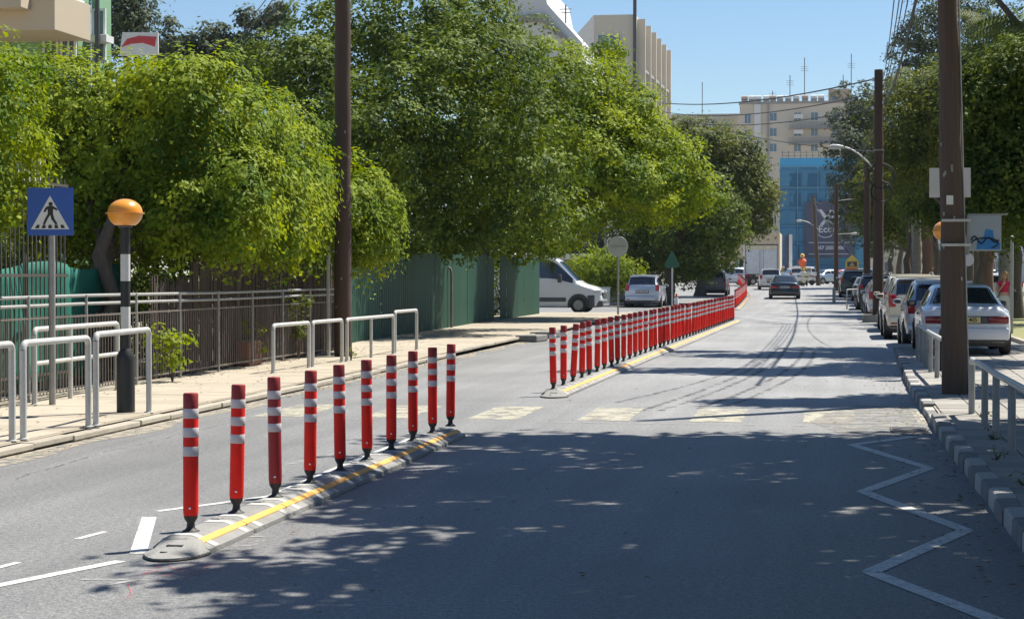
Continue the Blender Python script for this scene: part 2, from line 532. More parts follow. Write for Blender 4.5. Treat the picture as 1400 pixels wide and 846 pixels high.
kr = thing('kerb_right', None, None); kr['kind'] = 'structure'
kme = []
for m_ in ('kerb_white', 'kerb_black'):
    b = MB()
    # profile in x,z: battered road face with a rounded shoulder
    prof = [(0, -.05), (.004, .108), (.014, .124), (.030, .129), (.145, .131), (.145, -.05)]
    n = len(prof)
    vs = [(px, -.292, pz) for px, pz in prof] + [(px, .292, pz) for px, pz in prof]
    fs = [tuple(range(n)), tuple(range(2 * n - 1, n - 1, -1))] + [(i, i + n, (i + 1) % n + n, (i + 1) % n) for i in range(n)]
    b.add(vs, fs)
    kme.append(b.mesh('kerb_stone', M[m_], 40))
y = 5.0; k = 0
while y < 45:
    o = place('kerb_stone', kme[k % 2], kr, (RK(y) + rng.uniform(-.008, .008), y, rng.uniform(-.012, .006) - (.05 if 22.6 < y < 24.4 else 0)), -math.atan2(RK(y + .5) - RK(y - .5), 1.0) + rng.uniform(-.012, .012))
    y += .6; k += 1

# left pavement: base sheet, slabs, plain kerb
LP_back = lerp_fn([(0, -10.6), (41, -10.6), (41.01, -12.5), (84, -12.5)])
struct('pavement_left', strip([5, 15, 25, 35, 41, 41.01, 50, 60, 70, 82.8], LP_back, lambda y: -7.62, .085), M['pave'])
pl = bpy.data.objects['pavement_left']
sl2 = MB().bbox(-.294, .294, -.294, .294, -.03, .0, .005).mesh('paving_slab', M['slab'])
st2 = MB(); nsl = 0
y = 16.5
while y < 82:
    ncol = 4 if y < 40.5 else 6
    for i in range(ncol):
        x = -7.96 - .6 * i
        zz = .10 + rng.uniform(-.0025, .0025)
        if nsl < 290: place('paving_slab', sl2, pl, (x, y, zz)); nsl += 1
        else: st2.box(x - .294, x + .294, y - .294, y + .294, .08, zz)
    y += .6
so = st2.build('paving_slab', M['slab'], pl); so['kind'] = 'stuff'
kl = thing('kerb_left', None, None); kl['kind'] = 'structure'
kme2 = MB().bbox(-.075, .075, -.495, .495, -.06, .0, .012).mesh('kerb_stone', M['kerb'])
for i in range(66):
    y = 16.5 + i
    h = .075 if y < 40 else .13
    place('kerb_stone', kme2, kl, (-7.55 + rng.uniform(-.01, .01) - .012 * max(0, y - 57), y, h + rng.uniform(-.006, .006)), rng.uniform(-.01, .01))
for i, (x_, y_) in enumerate((g(722, 468), g(741, 463))):
    q = MB().bbox(-.28, .28, -.55, .55, 0, .17, .03).build('concrete_block', M['kerb_black'])
    q.location = (x_, y_ + .6, .003); q.rotation_euler.z = -.12
    tag(q, ['worn dark concrete block at the pavement corner, nearer one', 'worn dark concrete block at the pavement corner, farther one'][i], 'concrete block', 'concrete blocks at the corner')
# dusty gutter along the left kerb
mb = MB(); pts = []
for i in range(60):
    y = 12 + i * .8
    pts.append((y, -7.45 + .20 + .10 * math.sin(i * 1.3) + rng.uniform(-.05, .08)))
for (a, b), (c, d) in zip(pts, pts[1:]):
    mb.add([(-7.48, a, .004), (b, a, .004), (d, c, .004), (-7.48, c, .004)], [(0, 1, 2, 3)])
gm = worn_paint('gutter_dust', (.36, .32, .25), .52, scale=6)
struct('gutter_dust', mb, gm)


def road_poly(pts, z=.004):
    return [(x, y, ground_z(y) + z) for x, y in pts]


def line_strip(mb, pts, wd, z=.004):
    """mitred painted line of a given width along ground points"""
    P = [Vector((p[0], p[1], 0)) for p in pts]
    L, R = [], []
    for i, p in enumerate(P):
        d = (P[min(i + 1, len(P) - 1)] - P[max(i - 1, 0)]).normalized()
        nrm = Vector((-d.y, d.x, 0)) * wd * .5
        if 0 < i < len(P) - 1:
            d1 = (P[i] - P[i - 1]).normalized(); c = d.dot(d1)
            nrm = nrm / max(.45, c)
        L.append(p + nrm); R.append(p - nrm)
    for i in range(len(P) - 1):
        q = [L[i], R[i], R[i + 1], L[i + 1]]
        mb.add([(v.x, v.y, ground_z(v.y) + z) for v in q], [(0, 1, 2, 3)])


# markings ------------------------------------------------
mb = MB()
zz = [(1250, 597), (1165, 608), (1270, 640), (1180, 672), (1320, 725), (1190, 782), (1372, 852)]
G = [g(*p) for p in zz] + [(.25, 7.6), (.9, 5.6)]
for a, b in zip(G, G[1:]): line_strip(mb, [a, b], .115)
struct('zigzag_marking', mb, M['white_line'])
mb = MB()
for i in range(7):
    x = -3.82 + (i - 2) * 1.30
    mb.add(road_poly([(x - .30, 22.75), (x + .30, 22.75), (x + .30, 25.0), (x - .30, 25.0)]), [(0, 1, 2, 3)])
struct('crossing_stripes', mb, M['cream_worn'])
mb = MB()
line_strip(mb, [(-7.3, 25.35), (1.1, 25.2)], .06, .007)
line_strip(mb, [(-7.3, 22.45), (1.1, 22.35)], .06, .007)
struct('crossing_edge_lines', mb, M['faint'])
mb = MB()
line_strip(mb, [g(-60, 812), g(0, 800), g(165, 767)], .085)
q = [g(177, 757), g(200, 757), g(214, 707), g(194, 707)]
mb.add(road_poly(q, .004), [(0, 1, 2, 3)])
line_strip(mb, [g(215, 699), g(300, 688), g(370, 678), g(470, 636), g(560, 600)], .065)
line_strip(mb, [g(105, 737), g(143, 727)], .05)
line_strip(mb, [g(-10, 778), g(25, 769)], .05)
struct('lane_line', mb, M['white_line'])
mb = MB()
for a, b in (((110, 792), (225, 793)), ((145, 800), (205, 790)), ((285, 766), (340, 765)), ((318, 747), (352, 745)), ((335, 734), (372, 733))):
    line_strip(mb, [g(*a), g(*b)], .04, .004)
for a, b in (((390, 636), (470, 618)),):
    line_strip(mb, [g(*a), g(*b)], .05, .004)
struct('old_scraped_markings', mb, M['faint'])
mb = MB()
rr = random.Random(5)
for k in range(8):
    p = [g(205 + rr.uniform(-10, 60), 783 + rr.uniform(-5, 8))]
    for j in range(3):
        p.append(g(215 + rr.uniform(-20, 80), 778 + rr.uniform(-8, 10)))
    line_strip(mb, p, .008, .004)
line_strip(mb, [g(175, 797), g(180, 812), g(168, 821), g(182, 818)], .008, .004)
struct('pink_paint_scribble', mb, M['pink'])
mb = MB()
def arc(p0, p1, p2, wd):
    pts = []
    for k in range(25):
        t_ = k / 24
        pts.append(((1 - t_) ** 2 * p0[0] + 2 * t_ * (1 - t_) * p1[0] + t_ * t_ * p2[0], (1 - t_) ** 2 * p0[1] + 2 * t_ * (1 - t_) * p1[1] + t_ * t_ * p2[1]))
    line_strip(mb, pts, wd, .003)
for i, (x0, x1) in enumerate(((-1.05, -2.3), (-.85, -2.0), (-.45, -1.55), (-.2, -1.2), (-1.3, -2.7))):
    arc((x0, 47 - i), (x0 + .1, 34), (x1, 24 + i * .5), .085)
arc((-.3, 88), (-.9, 62), (.15, 47), .07)
struct('tyre_marks', mb, M['tyre_mark'])
mb = MB(); rr = random.Random(31)
for (x, y, dx, dy, n_) in ((-6.6, 15.5, .02, .5, 16), (-5.6, 24.0, -.25, .12, 7), (-1.6, 27.0, .35, .06, 8), (-2.4, 34.0, .05, .6, 14), (-6.9, 33.0, .4, .1, 8)):
    pts = [(x, y)]
    for q_ in range(n_):
        x += dx + rr.uniform(-.09, .09); y += dy + rr.uniform(-.05, .08); pts.append((x, y))
    line_strip(mb, pts, .016, .004)
struct('asphalt_cracks', mb, M['tyre_mark'])
# concrete patch and drain by the dropped kerb
mb = MB(); mb.add(road_poly([(.18, 21.3), (1.12, 21.2), (1.14, 25.6), (.45, 25.9), (.1, 24.5), (-.15, 23)], .005), [(0, 1, 2, 3, 4, 5)])
struct('concrete_patch', mb, worn_paint('patched_concrete', (.25, .24, .215), .50, scale=3))
dg = thing('drain_cover', 'dark iron drain cover sunk by the right kerb next to the crossing', 'drain cover', (.93, 21.9, 0))
MB().bbox(-.2, .2, -.28, .28, .0, .012, .004).build('frame', M['fence_dark'], dg)
bar = MB().box(-.17, .17, -.012, .012, .010, .022).mesh('grate_bar', M['galv'])
for k in range(7): place('grate_bar', bar, dg, (0, -.21 + k * .07, 0))
# dry leaves on the road by the kerb
mb = MB(); rr = random.Random(11)
for k in range(330):
    y = rr.uniform(9, 34); x = RK(y) - abs(rr.gauss(0, .28)) - .02
    if rr.random() < .2: x = rr.uniform(-3.5, 1)
    a = rr.uniform(0, 6.28); s = rr.uniform(.012, .032)
    c, sn = math.cos(a) * s, math.sin(a) * s
    z = .012
    mb.add([(x - c, y - sn, z), (x + sn * .5, y - c * .5, z + .006), (x + c, y + sn, z + .002), (x - sn * .5, y + c * .5, z + .008)], [(0, 1, 2, 3)])
for k in range(240):
    y = rr.uniform(17, 60); x = -7.40 + abs(rr.gauss(0, .18))
    a = rr.uniform(0, 6.28); s = rr.uniform(.012, .03)
    c, sn = math.cos(a) * s, math.sin(a) * s
    mb.add([(x - c, y - sn, .012), (x + sn * .5, y - c * .5, .018), (x + c, y + sn, .014), (x - sn * .5, y + c * .5, .02)], [(0, 1, 2, 3)])
for k in range(260):
    y = rr.uniform(19, 46); x = rr.uniform(-9.8, -7.8) if rr.random() < .4 else -9.75 + abs(rr.gauss(0, .3))
    a = rr.uniform(0, 6.28); s = rr.uniform(.012, .032)
    c, sn = math.cos(a) * s, math.sin(a) * s
    mb.add([(x - c, y - sn, .108), (x + sn * .5, y - c * .5, .114), (x + c, y + sn, .110), (x - sn * .5, y + c * .5, .117)], [(0, 1, 2, 3)])
o = mb.build('fallen_leaves', M['dead']); tag(o, 'scattered dry brown leaves along the gutters and kerbs', 'leaves', kind='stuff')

# ------------------------------------------------------------------ red flexible posts and the rubber lane separators
ORD = ['first', 'second', 'third', 'fourth', 'fifth', 'sixth', 'seventh', 'eighth', 'ninth', 'tenth', 'eleventh', 'twelfth', 'thirteenth', 'fourteenth', 'fifteenth', 'sixteenth', 'seventeenth', 'eighteenth', 'nineteenth', 'twentieth']
RAD = .048
PH = .87
post_parts = {}
body_me = MB().lathe([(.040, .10), (.046, .112), (RAD, .13), (RAD, PH - .10), (RAD - .001, PH - .095)], 16).mesh('body', M['red'], 40)
body_dark = MB().lathe([(.040, .10), (.046, .112), (RAD, .13), (RAD, PH - .10), (RAD - .001, PH - .095)], 16).mesh('body', M['red_dark'], 40)
cap_me = MB().lathe([(RAD - .0005, PH - .096), (RAD - .0005, PH - .008), (RAD - .006, PH), (.0, PH - .004)], 16).mesh('cap', M['red_cap'], 40)
foot_me = MB().lathe([(.056, .0), (.056, .010), (.038, .018), (.027, .030), (.024, .06), (.040, .085), (.046, .104)], 16).mesh('foot', M['black'], 40)
band_me = MB().lathe([(RAD + .0005, 0), (RAD + .002, .002), (RAD + .002, .058), (RAD + .0005, .060)], 16).mesh('reflective_band', M['band'], 40)
bolt_me = MB().lathe([(.008, 0), (.008, .006), (0, .008)], 8, M=Matrix.Rotation(PI / 2, 3, 'X')).mesh('bolt', M['chrome'])


def make_post(dark=False):
    t = thing('flexible_post', 'post', 'traffic post')
    place('body', body_dark if dark else body_me, t)
    place('cap', cap_me, t)
    place('foot', foot_me, t)
    for k in range(3): place('reflective_band', band_me, t, (0, 0, PH - .157 - k * .118))
    place('bolt', bolt_me, t, (.012, -RAD - .001, .155))
    return t


proto = make_post()
used_proto = [False]


def put_post(x, y, label, group, lx=0, ly=0, dark=False):
    if dark: o = make_post(True)
    elif not used_proto[0]: o = proto; used_proto[0] = True
    else: o = copy_tree(proto)
    o.location = (x, y, ground_z(y) + .088)
    o.rotation_euler = (ly, lx, random.uniform(0, 6.28) * 0)
    o['label'] = label; o['group'] = group
    return o


rr = random.Random(21)
row1 = [(264, 730), (325, 704), (375, 683), (424, 663), (462, 644), (497, 630), (532, 617), (562, 605), (589, 595), (614, 583)]
lean1 = [.0, .022, -.012, .01, -.014, -.006, .004, .0, .0, .01]
for i in range(10):
    x, y = -3.90, 11.86 + i * .968
    lab = f'{ORD[i]} red flexible post from the near end of the short front row'
    if i == 0: lab = 'nearest red flexible post, on the front tip of the near kerb strip'
    if i == 2: lab = 'darker crimson flexible post, third from the camera in the front row'
    if i == 9: lab = 'last red flexible post of the short front row, before the crossing'
    put_post(x, y, lab, 'red flexible posts of the front row', lean1[i], rr.uniform(-.01, .01), dark=(i == 2))
R2 = lerp_fn([(26, -3.74), (27.35, -3.71), (38.5, -3.58), (50, -3.38), (69.3, -3.08), (75, -3.0)])
for i in range(44):
    y = 27.35 + i * .975 + rr.uniform(-.05, .05)
    if i == 0: lab = 'nearest red flexible post of the long second row, just past the crossing'
    elif i < 12: lab = f'{ORD[i]} red flexible post from the near end of the long second row'
    elif i == 43: lab = 'far end red flexible post of the long second row'
    elif i < 28: lab = 'red flexible post in the densely overlapping middle of the long second row'
    else: lab = 'red flexible post in the merged far half of the long second row'
    put_post(R2(y), y, lab, 'red flexible posts of the long second row', rr.gauss(0, .018), rr.gauss(0, .015))
R3 = lerp_fn([(92, -4.05), (119.5, -4.55), (128, -4.9), (140, -5.6), (150, -6.1), (162, -6.9)])
for i in range(27):
    y = 93.6 + i * .98
    put_post(R3(y), y, 'red flexible post in the third row, past the gap after the long row', 'red flexible posts of the third row', rr.gauss(0, .01))
for i in range(36):
    y = 124 + i * 1.0
    put_post(R3(y), y, 'tiny red flexible post in the farthest row before the parked lorry', 'red flexible posts of the farthest row', rr.gauss(0, .03))

# separator module: 1 m long rubber kerb, ribs, yellow stripe on the right slope
prof = [(-.19, 0), (-.19, .03), (-.12, .085), (-.095, .092), (.035, .092), (.06, .084), (.185, .028), (.185, 0)]


def sep_mesh(L, name='kerb_module'):
    b = MB()
    n = len(prof)
    ys = [0, .012, .03, L - .03, L - .012, L]
    sc = [.93, .97, 1, 1, .97, .93]
    vs, fs = [], []
    for yy, s in zip(ys, sc):
        for px, pz in prof: vs.append((px * s, yy - L / 2, pz * s))
    for j in range(len(ys) - 1):
        for i in range(n - 1):
            fs.append((j * n + i, j * n + i + 1, (j + 1) * n + i + 1, (j + 1) * n + i))
    fs.append(tuple(range(n))); fs.append(tuple(range((len(ys) - 1) * n, len(ys) * n)))
    b.add(vs, fs)
    return b.mesh(name, M['sep'])


def follow(poly_x0, poly_x1, y0, y1, off=.003):
    """strip lying on the profile from x0 to x1"""
    pts = sorted(set([poly_x0, poly_x1] + [p[0] for p in prof if poly_x0 < p[0] < poly_x1]))

    def zf(x):
        for (a, b), (c, d) in zip(prof[1:], prof[2:-1]):
            if a <= x <= c: return b + (d - b) * (x - a) / (c - a)
        return .02
    b = MB()
    for xa, xb in zip(pts, pts[1:]):
        za, zb_ = zf(xa) + off, zf(xb) + off
        b.add([(xa, y0, za), (xb, y0, zb_), (xb, y1, zb_), (xa, y1, za), (xa, y0, za - .006), (xb, y0, zb_ - .006), (xb, y1, zb_ - .006), (xa, y1, za - .006)],
              [(0, 1, 2, 3), (4, 5, 1, 0), (7, 6, 2, 3), (5, 6, 2, 1), (4, 7, 3, 0)])
    return b


mod_me = sep_mesh(.958)
yel_me = follow(.084, .126, -.478, .478, .007).mesh('yellow_stripe', M['sep_yellow'])
bar_mes = [follow(-.18, .18, yy - .045, yy + .045, .003).mesh('white_bar', M['sep_bar']) for yy in (-.33, .33)]
lug_me = MB().bbox(-.03, .03, -.05, .05, .082, .100, .006).mesh('bolt_lug', M['sep'])


def separator(label, ys_, xf, y_start):
    t = thing('lane_separator', label, 'kerb strip', (xf(y_start), y_start, ground_z(y_start)), 0, 'rubber lane separators down the middle of the road')
    bx, by, bz = xf(y_start), y_start, ground_z(y_start)
    for yy in ys_:
        a = -math.atan2(xf(yy + .5) - xf(yy - .5), 1)
        m_ = place('kerb_module', mod_me, t, (xf(yy) - bx, yy - by, ground_z(yy) - bz + .002), a)
        place('yellow_stripe', yel_me, m_)
        for bm_ in bar_mes: place('white_bar', bm_, m_)
        lg = place('bolt_lug', lug_me, m_, (-.07, .48, 0))
    # flat tongue at the near end
    b = MB()
    n = 12
    out = []
    for k in range(n + 1):
        th = PI + PI * k / n
        out.append((.19 * math.copysign(abs(math.cos(th)) ** .7, math.cos(th)) * (1 - .35 * abs(math.sin(th)) ** 3), .36 * math.sin(th)))
    top = [(x * .86, y * .86) for x, y in out]
    vs = [(x, y, .0) for x, y in out] + [(x, y, .018) for x, y in out] + [(x * .80, y * .70 + .02, .034) for x, y in out] + [(x * .66, y * .08 + .05, .084) for x, y in out]
    fs = []
    N = n + 1
    for r_ in range(3):
        for k in range(n): fs.append((r_ * N + k, r_ * N + k + 1, (r_ + 1) * N + k + 1, (r_ + 1) * N + k))
    fs.append(tuple(range(3 * N, 4 * N)))
    for r_ in range(3): fs.append((r_ * N, (r_ + 1) * N, (r_ + 1) * N + n, r_ * N + n))
    b.add(vs, fs)
    e = b.build('end_tongue', M['sep'], t, 50, loc=(xf(ys_[0]) - bx, ys_[0] - .50 - by, .002))
    MB().lathe([(.028, .0), (.028, .006), (.02, .007)], 12, c=(-.03, -.2, .032)).build('bolt_hole', M['black'], e)
    MB().box(-.05, .05, -.11, -.06, .050, .064).build('bolt_hole', M['black'], e)
    b = MB().tube([(out[k][0] * 1.01, out[k][1] * 1.01, .006) for k in range(13)], .007, 6)
    b.build('rubber_edge', M['black'], e)
    return t


separator('short grey rubber kerb strip with yellow stripe under the front row of posts', [12.03 + i * .968 for i in range(9)], lambda y: -3.86, 12.03)
separator('long grey rubber kerb strip with yellow stripe under the second row of posts', [27.6 + i * .975 for i in range(44)], lambda y: R2(y) + .04, 27.6)
separator('far rubber kerb strip under the third row of posts', [93.8 + i * .98 for i in range(27)], lambda y: R3(y) + .04, 93.8)
separator('farthest rubber kerb strip leading to the parked lorry', [124.2 + i * 1.0 for i in range(36)], lambda y: R3(y) + .04, 124.2)

# ------------------------------------------------------------------ handrail hoops
def hoop(label, p0, p1, h, r=.034, mids=(), group='tubular hoops on the left pavement', m='rail', midrail=None, z0=.10):
    a = Vector((p0[0], p0[1], 0)); b = Vector((p1[0], p1[1], 0))
    t = thing('guard_rail', label, 'guard rail', (a.x, a.y, z0), 0, group)
    d = b - a; L = d.length; d.normalize()
    R_ = .07
    pts = [Vector((0, 0, h - R_))] + [Vector((0, 0, h - R_)) + d * (R_ * (1 - math.cos(k * PI / 8))) + Vector((0, 0, R_ * math.sin(k * PI / 8))) for k in range(1, 5)]
    pts2 = [d * (L - R_ * (1 - math.cos(k * PI / 8))) + Vector((0, 0, h - R_ + R_ * math.sin(k * PI / 8))) for k in range(4, -1, -1)]
    MB().tube(pts + pts2, r, 10).build('top_rail', M[m], t, 50)
    for q in (0, L):
        MB().tube([d * q + Vector((0, 0, -.03)), d * q + Vector((0, 0, h - R_ - .001))], r, 10).build('post', M[m], t, 50)
        MB().lathe([(r * 1.7, 0), (r * 1.7, .006), (r * 1.05, .012)], 12, c=d * q).build('base_flange', M[m], t)
    for q in mids:
        MB().tube([d * q + Vector((0, 0, -.03)), d * q + Vector((0, 0, h - r * .6))], r * .9, 10).build('post', M[m], t, 50)
    if midrail:
        MB().tube([Vector((0, 0, midrail)), d * L + Vector((0, 0, midrail))], r * .85, 10).build('mid_rail', M[m], t, 50)
    return t


hoop('grey tubular hoop cut off by the left picture edge', (-7.70, 16.2), (-7.68, 17.95), .93)
hoop('grey tubular hoop between the picture edge hoop and the beacon hoop', (-7.66, 18.17), (-7.61, 19.76), .93)
hoop('grey tubular hoop right in front of the orange globe beacon', (-7.60, 19.95), (-7.70, 21.9), .96)
hoop('grey railing with middle bar standing back by the fence behind the blue sign', (-9.55, 23.0), (-9.63, 26.1), .92, mids=(1.25,), midrail=.50)
hoop('nearest hoop of the far left group, beside the dark wooden pole', (-8.77, 30.9), (-8.68, 32.8), .77)
hoop('second hoop of the far left group, just before the dark wooden pole', (-8.68, 33.05), (-8.62, 34.9), .77)
hoop('long three-post hoop just past the dark wooden pole', (-8.60, 35.2), (-8.50, 38.7), .77, mids=(1.75,))
hoop('farthest left hoop, in front of the green fence', (-8.50, 38.85), (-8.48, 40.9), .84)


def rail_right(label, pts, h):
    """low railing: thick posts under one continuous pipe"""
    t = thing('low_railing', label, 'railing', (pts[0][0], pts[0][1], .11), 0, 'low pipe railings on the right pavement')
    o = Vector((pts[0][0], pts[0][1], 0))
    P = [Vector((x, y, 0)) - o for x, y in pts]
    top = [P[0] + Vector((0, -.0, h - .06))] + [P[0] + Vector((0, .02, h - .015))] + [p + Vector((0, 0 if 0 < i < len(P) - 1 else (.06 if i == 0 else -.06), h)) for i, p in enumerate(P)] + [P[-1] + Vector((0, -.02, h - .015)), P[-1] + Vector((0, 0, h - .06))]
    MB().tube(top, .033, 10).build('top_rail', M['rail'], t, 50)
    for p in P:
        MB().tube([p + Vector((0, 0, -.03)), p + Vector((0, 0, h - .02))], .036, 10).build('post', M['rail_old'], t, 50)
        MB().lathe([(.055, 0), (.055, .006), (.035, .012)], 12, c=p).build('base_flange', M['rail_old'], t)
    return t


rail_right('low grey pipe railing on the right pavement, farther run behind the wooden pole', [(1.72, 28.9), (1.72, 30.7), (1.72, 32.5), (1.73, 34.2), (1.75, 36), (1.77, 38)], .64)
rail_right('low grey pipe railing on the right pavement, nearer run at the picture edge', [(1.67, 11.4), (1.67, 13.1), (1.67, 14.8), (1.68, 16.4), (1.67, 18.1), (1.66, 19.6), (1.68, 21.2), (1.67, 22.9)], .62)

# ------------------------------------------------------------------ zebra sign, beacon
t = thing('crossing_sign', 'blue square pedestrian crossing sign on a grey pole at left', 'road sign', (-9.32, 23.0, .10))
MB().tube([(0, 0, -.03), (0, 0, 2.62)], .041, 12).build('pole', M['galv'], t, 50)
s = thing('p', None, None)
bpy.data.objects.remove(s)
W_ = .29
zc = 2.36
pan = MB().bbox(-W_, W_, -.055, -.043, zc - W_, zc + W_, .005).build('sign_panel', M['blue_sign'], t)
pan.rotation_euler.z = .05
MB().prism([(-.242, zc - .215), (.242, zc - .215), (0, zc + .195)], -.003, Matrix.Translation((0, -.056, 0))).build('white_triangle', M['sign_white'], pan)
fig = MB()
Mf = Matrix.Translation((0, -.0595, 0))
fig.prism([(.027 * math.cos(a * PI / 5) + .008, zc + .092 + .027 * math.sin(a * PI / 5)) for a in range(10)], -.002, Mf)
fig.prism([(-.030, zc + .068), (.042, zc + .068), (.038, zc - .03), (-.028, zc - .03)], -.002, Mf)
fig.prism([(-.028, zc - .028), (.010, zc - .028), (-.030, zc - .09), (-.062, zc - .155), (-.092, zc - .155), (-.062, zc - .085)], -.002, Mf)
fig.prism([(.000, zc - .029), (.038, zc - .029), (.055, zc - .085), (.098, zc - .155), (.066, zc - .155), (.018, zc - .095)], -.002, Mf)
fig.prism([(-.028, zc + .066), (-.030, zc + .034), (-.062, zc - .01), (-.082, zc - .002), (-.055, zc + .052)], -.002, Mf)
fig.prism([(.040, zc + .066), (.040, zc + .034), (.085, zc + .012), (.098, zc + .030)], -.002, Mf)
for k in range(5):
    x0 = -.190 + k * .082
    fig.prism([(x0, zc - .203), (x0 + .052, zc - .203), (x0 + .044 - (k - 2) * .008, zc - .160), (x0 + .010 - (k - 2) * .008, zc - .160)], -.0018, Mf)
fig.build('walking_figure', M['ink'], pan)
MB().bbox(-.05, .05, -.043, .03, zc - .2, zc - .17, .003).bbox(-.05, .05, -.043, .03, zc + .15, zc + .18, .003).build('bracket', M['galv'], t)

t = thing('crossing_beacon', 'orange globe beacon on a black and white banded pole at left', 'beacon', (-7.98, 21.9, .10))
MB().lathe([(.105, 0), (.105, .60), (.10, .66), (.062, .73), (.058, .74)], 20).build('base', M['black_paint'], t, 40)
def yz(py): return CAMH + (374 - py) / FPX * 21.9 * 1.0125 - .10
segs = [(.74, yz(452), 'black_paint'), (yz(452), yz(420), 'white_paint'), (yz(420), yz(384), 'black_paint'), (yz(384), yz(346), 'white_paint'), (yz(346), yz(308), 'black_paint')]
for i, (a, b_, m_) in enumerate(segs):
    MB().lathe([(.056, a + .001), (.056, b_ - .001)], 16).build('pole_band', M[m_], t, 40)
zg_ = yz(308)
MB().lathe([(.085, zg_ - .005), (.085, zg_ + .018), (.08, zg_ + .02)], 20).build('collar', M['trim_grey'], t, 40)
gp = [(.095, zg_ + .02)]
for k in range(1, 8):
    a = -PI / 2 + .50 + k * (PI / 2 - .50) / 8
    gp.append((.200 * math.cos(a), zg_ + .155 + .165 * math.sin(a)))
gl = MB().lathe(gp + [(.202, zg_ + .15)], 28).build('lower_globe', M['amber'], t, 40)
gp = [(.202, zg_ + .172)]
for k in range(1, 10):
    a = k * PI / 20
    gp.append((.200 * math.cos(a), zg_ + .172 + .155 * math.sin(a)))
gp.append((.01, zg_ + .327))
MB().lathe(gp, 28).build('upper_globe', M['amber'], t, 60)
MB().lathe([(.2, zg_ + .151), (.224, zg_ + .154), (.224, zg_ + .168), (.2, zg_ + .171)], 28).build('globe_rim', M['amber'], t, 40)
# right side beacon, mostly hidden by the wooden pole
b2 = copy_tree(t)
b2.location = (*at(1292, 500, 33).xy, .10)
b2['label'] = 'orange globe beacon half hidden behind the right wooden pole'

# ------------------------------------------------------------------ wooden poles
def wooden_pole(label, x, y, r0, r1, h, m, z=.1, lean=(0, 0), rings=True):
    t = thing('utility_pole', label, 'utility pole', (x, y, z))
    pts = []; rs = []
    n = 16
    for i in range(n + 1):
        k = i / n
        pts.append((lean[0] * k + .008 * math.sin(i * 1.9), lean[1] * k + .006 * math.cos(i * 2.3), -.05 + (h + .05) * k)); rs.append(r0 + (r1 - r0) * k + .003 * math.sin(i * 2.7))
    MB().tube(pts, rs, 16).build('shaft', M[m], t, 60)
    return t


def coil(t, c, R_, label=None, tilt=.25):
    for j in range(3):
        MB().tube([(c[0] + (R_ + .012 * j) * math.cos(a * PI / 14), c[1] - .10 - .02 * j + tilt * .1 * math.sin(a * PI / 14), c[2] + .95 * (R_ + .01 * j) * math.sin(a * PI / 14)) for a in range(29)], .018, 6, False).build('coiled_cable', M['cable'], t, 60)


p = g(469, 487, .1)
PL = wooden_pole('dark brown wooden pole rising through the hedge beside the left fence', p[0], p[1], .172, .145, 9.4, 'wood')
p = g(1306, 538, .12)
PR = wooden_pole('thick weathered wooden pole on the right pavement with a box sign', p[0], p[1], .176, .092, 9.0, 'wood_grey', .12, lean=(-.20, 0))
px_, py_ = p
pipe = MB().tube([(.172, -.06, 0), (.04, -.05, 4.5), (-.09, -.05, 9)], .012, 6).build('conduit', M['galv'], PR)
p = (1.93, 71.0)
PM = wooden_pole('tall dark utility pole on a concrete block beside the parked cars, with cable coils', p[0], p[1], .20, .15, 8.75, 'wood', .15)
MB().bbox(-.55, .55, -.4, .4, -.15, .12, .03).build('concrete_block', M['kerb'], PM)
coil(PM, (0.1, 0, 5.0), .44); coil(PM, (.1, 0, 4.45), .36)
MB().lathe([(.185, 0), (.185, .04)], 16, c=(0, 0, 1.2)).lathe([(.185, 0), (.185, .04)], 16, c=(0, 0, 5.9)).build('steel_strap', M['galv'], PM)
ins = MB().lathe([(.05, 0), (.05, .05), (.035, .06), (.05, .08), (.03, .12)], 8).mesh('insulator', M['sign_white'])
for k in range(5): place('insulator', ins, PM, (.17 - .02 * k, -.05, 8.55 - k * .34))
for k in range(3): place('insulator', ins, PM, (-.2, -.05, 8.35 - k * .5))
rr = random.Random(77)
for t_, hh in ((PR, 3.4), (PL, 5.0)):
    for k in range(9):
        a = -PI / 2 + rr.uniform(-1.1, 1.1); z_ = rr.uniform(.6, hh)
        rad_ = (.178 if t_ is PR else .172) - (.0095 if t_ is PR else .003) * z_
        MB().box(-.012, .012, -.004, .004, -.02, .03).build('staple', M['galv'], t_, loc=(rad_ * math.cos(a) - .022 * z_ * (t_ is PR), rad_ * math.sin(a) - .002, z_), rz=a + PI / 2)
MB().box(-.045, .045, -.003, .003, -.06, .06).build('number_tag', M['sign_white'], PR, loc=(-.09, -.165, 2.55), rz=.2)
# street lamp arms carried by poles


def lamp_arm(parent, base_z, reach, rise, side, name='lamp_arm'):
    pts = []
    for k in range(9):
        a = k / 8
        pts.append((side * reach * a, -.05 - .1 * a, base_z + rise * math.sin(a * PI / 2)))
    o = MB().tube(pts, .028, 6).build(name, M['rail'], parent, 60)
    e = pts[-1]
    MB().lathe([(.02, -.3), (.085, -.12), (.095, .1), (.05, .25), (.0, .27)], 10, c=(e[0] + side * .15, e[1], e[2] - .01), M=Matrix.Rotation(side * PI / 2, 3, 'Y')).build('lamp_head', M['rail'], o, 50)


